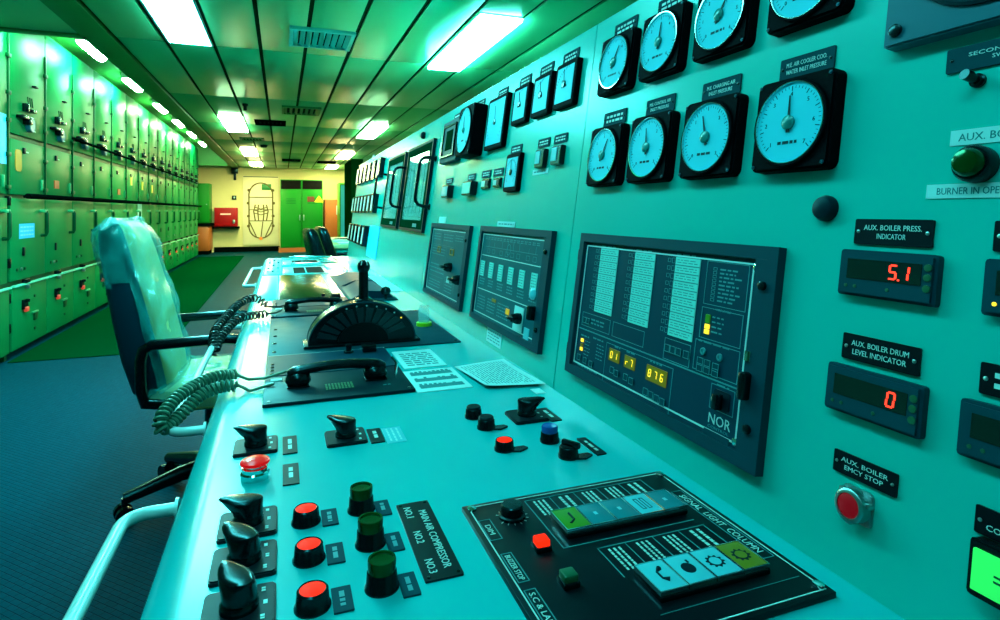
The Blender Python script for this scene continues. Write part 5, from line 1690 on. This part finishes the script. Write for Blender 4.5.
o = MB().rng((-0.12, 0.12), (-0.16, 0.16), (0, 0.004)).build('white_notice', paper_m, M=BOARD(9.55, 1.05, 0.0005))
tag(o, 'white paper notice on a switchboard door beyond the chair', 'notice')

# ================================================================== far wall
t = thing('mimic_board', FAR(-0.535, 1.115), 'tall white board with an oval brown pipe diagram on the far wall', 'notice board')
MB().rng((-0.45, 0.45), (-0.935, 0.935), (0, 0.03), 0.004).build('board', mat('mimic white', (212, 214, 176), 0.5), t)
MB().rng((-0.44, 0.44), (0.905, 0.925), (0.03, 0.034)).build('top_strip', board_dark, t)
ov = [(0.30 * math.cos(a), (0.42 if math.sin(a) > 0 else -0.42) + 0.33 * math.sin(a), 0.036) for a in [2 * math.pi * k / 40 for k in range(40)]]
MB().tube(ov, 0.018, 8, closed=True).build('pipe_loop', brass, t)
g = MB()
for y in (0.36, 0.02, -0.28):
    g.tube([(-0.30, y, 0.036), (0.30, y, 0.036)], 0.012, 6)
for x in (-0.14, -0.06, 0.06, 0.14):
    g.tube([(x, -0.28, 0.036), (x * 1.3, -0.02, 0.036), (x, 0.16, 0.036)], 0.018, 6)
g.tube([(-0.30, -0.28, 0.036), (-0.1, -0.74, 0.036)], 0.016, 6)
g.tube([(0.30, -0.28, 0.036), (0.1, -0.74, 0.036)], 0.016, 6)
g.tube([(0.05, -0.3, 0.036), (0.0, -0.74, 0.036)], 0.014, 6)
for yy in (-0.10, -0.02, 0.06):
    g.tube([(-0.16, yy + 0.03, 0.036), (0.0, yy - 0.02, 0.036), (0.16, yy + 0.03, 0.036)], 0.013, 6)
g.build('branch_pipe', brass, t)
for x, y in ((-0.30, 0.55), (0.30, 0.55), (-0.32, 0.20), (0.32, 0.20), (-0.31, -0.15), (0.31, -0.15), (-0.31, -0.42), (0.31, -0.42)):
    MB().lathe([(0.040, 0.03), (0.040, 0.050), (0, 0.055)], (x, y, 0), seg=14).build('valve_knob', brass, t)
MB().rng((0.02, 0.26), (0.56, 0.72), (0.03, 0.045), 0.003).build('green_sign', mat('exit green', (10, 130, 60), 0.5), t)
MB().lathe([(0.045, 0.03), (0.045, 0.05), (0, 0.055)], (0.0, -0.76, 0), seg=16).build('outlet', orange, t)

t = thing('red_cabinet', FAR(-1.385, 0.93), 'red fire cabinet hung on the far wall beside the pipe board', 'cabinet')
MB().rng((-0.28, 0.28), (-0.24, 0.26), (0, 0.26), 0.008).build('body', red_box, t)
MB().rng((-0.265, 0.265), (-0.225, 0.245), (0.26, 0.275), 0.004).build('door', red_box, t)
MB().rng((-0.13, 0.12), (0.07, 0.11), (0.275, 0.278)).build('label_strip', mat('pale pink', (235, 190, 190), 0.5), t)
MB().rng((0.17, 0.22), (-0.16, -0.06), (0.275, 0.30), 0.004).build('latch', steel, t)
o = MB().rng((-0.32, 0.32), (-0.05, 0.0), (0, 0.30), 0.004).build('wall_shelf', dark_kick, M=FAR(-1.385, 0.688))
tag(o, 'dark shelf under the red cabinet on the far wall', 'shelf')

t = thing('wooden_counter', PLAIN(-2.04, 16.75, 0), 'orange wooden counter with dark top at the end of the switchboard', 'counter')
MB().rng((-0.45, 0.32), (-0.28, 0.55), (0.10, 0.72), 0.004).build('body', wood, t)
MB().rng((-0.46, 0.36), (-0.32, 0.58), (0.72, 0.79), 0.004).build('worktop', dark_kick, t)
MB().rng((-0.43, 0.30), (-0.24, 0.53), (0.0, 0.10)).build('plinth', dark_kick, t)
MB().rng((-0.09, 0.30), (-0.295, -0.28), (0.14, 0.70), 0.003).build('door', wood, t)
t = thing('wall_cabinet', PLAIN(-2.04, 17.0, 0.79), 'green steel cabinet standing on the wooden counter', 'cabinet')
MB().rng((-0.42, 0.30), (-0.28, 0.32), (0.0, 1.02), 0.004).build('body', locker_green, t)
MB().rng((-0.08, 0.29), (-0.30, -0.28), (0.02, 1.0), 0.004).build('door', locker_green, t)
MB().cyl((0.24, -0.30, 0.48), 0.012, 0.03, (0, -1, 0), 12).build('handle', steel, t)

t = thing('double_locker', PLAIN(0.50, 17.0, 0), 'bright green double locker with black upper openings at the far wall', 'locker')
MB().rng((-0.54, 0.54), (-0.30, 0.33), (0.12, 1.94), 0.004).build('body', locker_green, t)
MB().rng((-0.58, 0.56), (-0.33, 0.33), (0.0, 0.12)).build('plinth', wood, t)
for sx in (-1, 1):
    d = MB().rng((sx * 0.272 - 0.262, sx * 0.272 + 0.262), (-0.325, -0.30), (0.14, 1.67), 0.004).build('door', locker_green, t)
    MB().rng((sx * 0.05 - 0.012, sx * 0.05 + 0.012), (-0.345, -0.325), (0.85, 1.0), 0.003).build('handle', steel, d)
    for k in range(4):
        MB().rng((sx * 0.272 - 0.12, sx * 0.272 + 0.12), (-0.328, -0.325), (1.30 + 0.04 * k, 1.31 + 0.04 * k)).build('louvre', board_dark, d)
    MB().rng((sx * 0.272 - 0.25, sx * 0.272 + 0.25), (-0.31, -0.30), (1.69, 1.92)).build('upper_opening', void, t)
t = thing('hazard_sticker', mtx((1, 0, 0), (0, 0, 1), (0, -1, 0), (0.76, 16.6715, 1.42)), 'dark and yellow hazard sticker on the green locker door', 'sticker')
MB().rng((-0.12, 0.06), (-0.07, 0.07), (0, 0.003)).build('dark_label', mat('sticker brown', (90, 40, 20), 0.5), t)
MB().prism([(0.06, -0.08), (0.30, -0.08), (0.18, 0.10)], 0, 0.003).build('yellow_triangle', mat('sticker yellow', (240, 215, 30), 0.5), t)

t = thing('wooden_cabinet', PLAIN(1.30, 17.0, 0), 'narrow orange wooden cabinet right of the green locker', 'cabinet')
MB().rng((-0.20, 0.22), (-0.25, 0.33), (0, 1.42), 0.004).build('body', wood, t)
MB().rng((-0.19, 0.21), (-0.27, -0.25), (0.06, 1.40), 0.004).build('door', wood, t)
MB().rng((0.10, 0.16), (-0.285, -0.27), (1.0, 1.25), 0.003).build('notice_card', paper_m, t)
t = thing('glass_cabinet', PLAIN(1.62, 16.2, 0), 'tall green glass fronted cabinet right of the wooden cabinet', 'cabinet')
MB().rng((-0.20, 0.36), (-0.20, 0.5), (0, 1.85), 0.004).build('body', mat('cabinet lime', (60, 150, 40), 0.4), t)
for k in range(3):
    d = MB().ring_rect(-0.19 + 0.18 * k, -0.19 + 0.17 + 0.18 * k, 0.08, 1.80, 0.02, 0.20, 0.225).xf(Matrix(((1, 0, 0, 0), (0, 0, -1, 0), (0, 1, 0, 0), (0, 0, 0, 1)))).build('door', locker_green, t)
    MB().rng((-0.17 + 0.18 * k, -0.04 + 0.18 * k), (-0.212, -0.206), (0.10, 1.78)).build('glass', pad_cyan, d)
o = MB().rng((-0.10, 0.10), (-0.6, 0.6), (0, 2.0), 0.004).build('dark_locker', mat('deep green', (0, 34, 10), 0.6, spec=0.0), M=PLAIN(1.22, 11.0, 0))
tag(o, 'tall dark green steel locker beyond the far end of the console', 'locker')

t = thing('wall_speaker', FAR(-1.18, 2.08), 'small black loudspeaker on a bracket high on the far wall', 'loudspeaker')
MB().rng((-0.03, 0.03), (-0.15, 0.15), (0, 0.04), 0.004).build('bracket', black, t)
MB().rng((-0.08, 0.08), (0.02, 0.18), (0.04, 0.18), 0.01).build('speaker_box', black, t)
t = thing('wall_switch', FAR(-1.20, 1.46), 'small dark switch on the far wall above the red cabinet', 'switch')
MB().rng((-0.055, 0.055), (-0.055, 0.055), (0, 0.03), 0.005).build('case', black_matte, t)
MB().rng((-0.02, 0.02), (-0.03, 0.03), (0.03, 0.045), 0.004).build('rocker', steel, t)
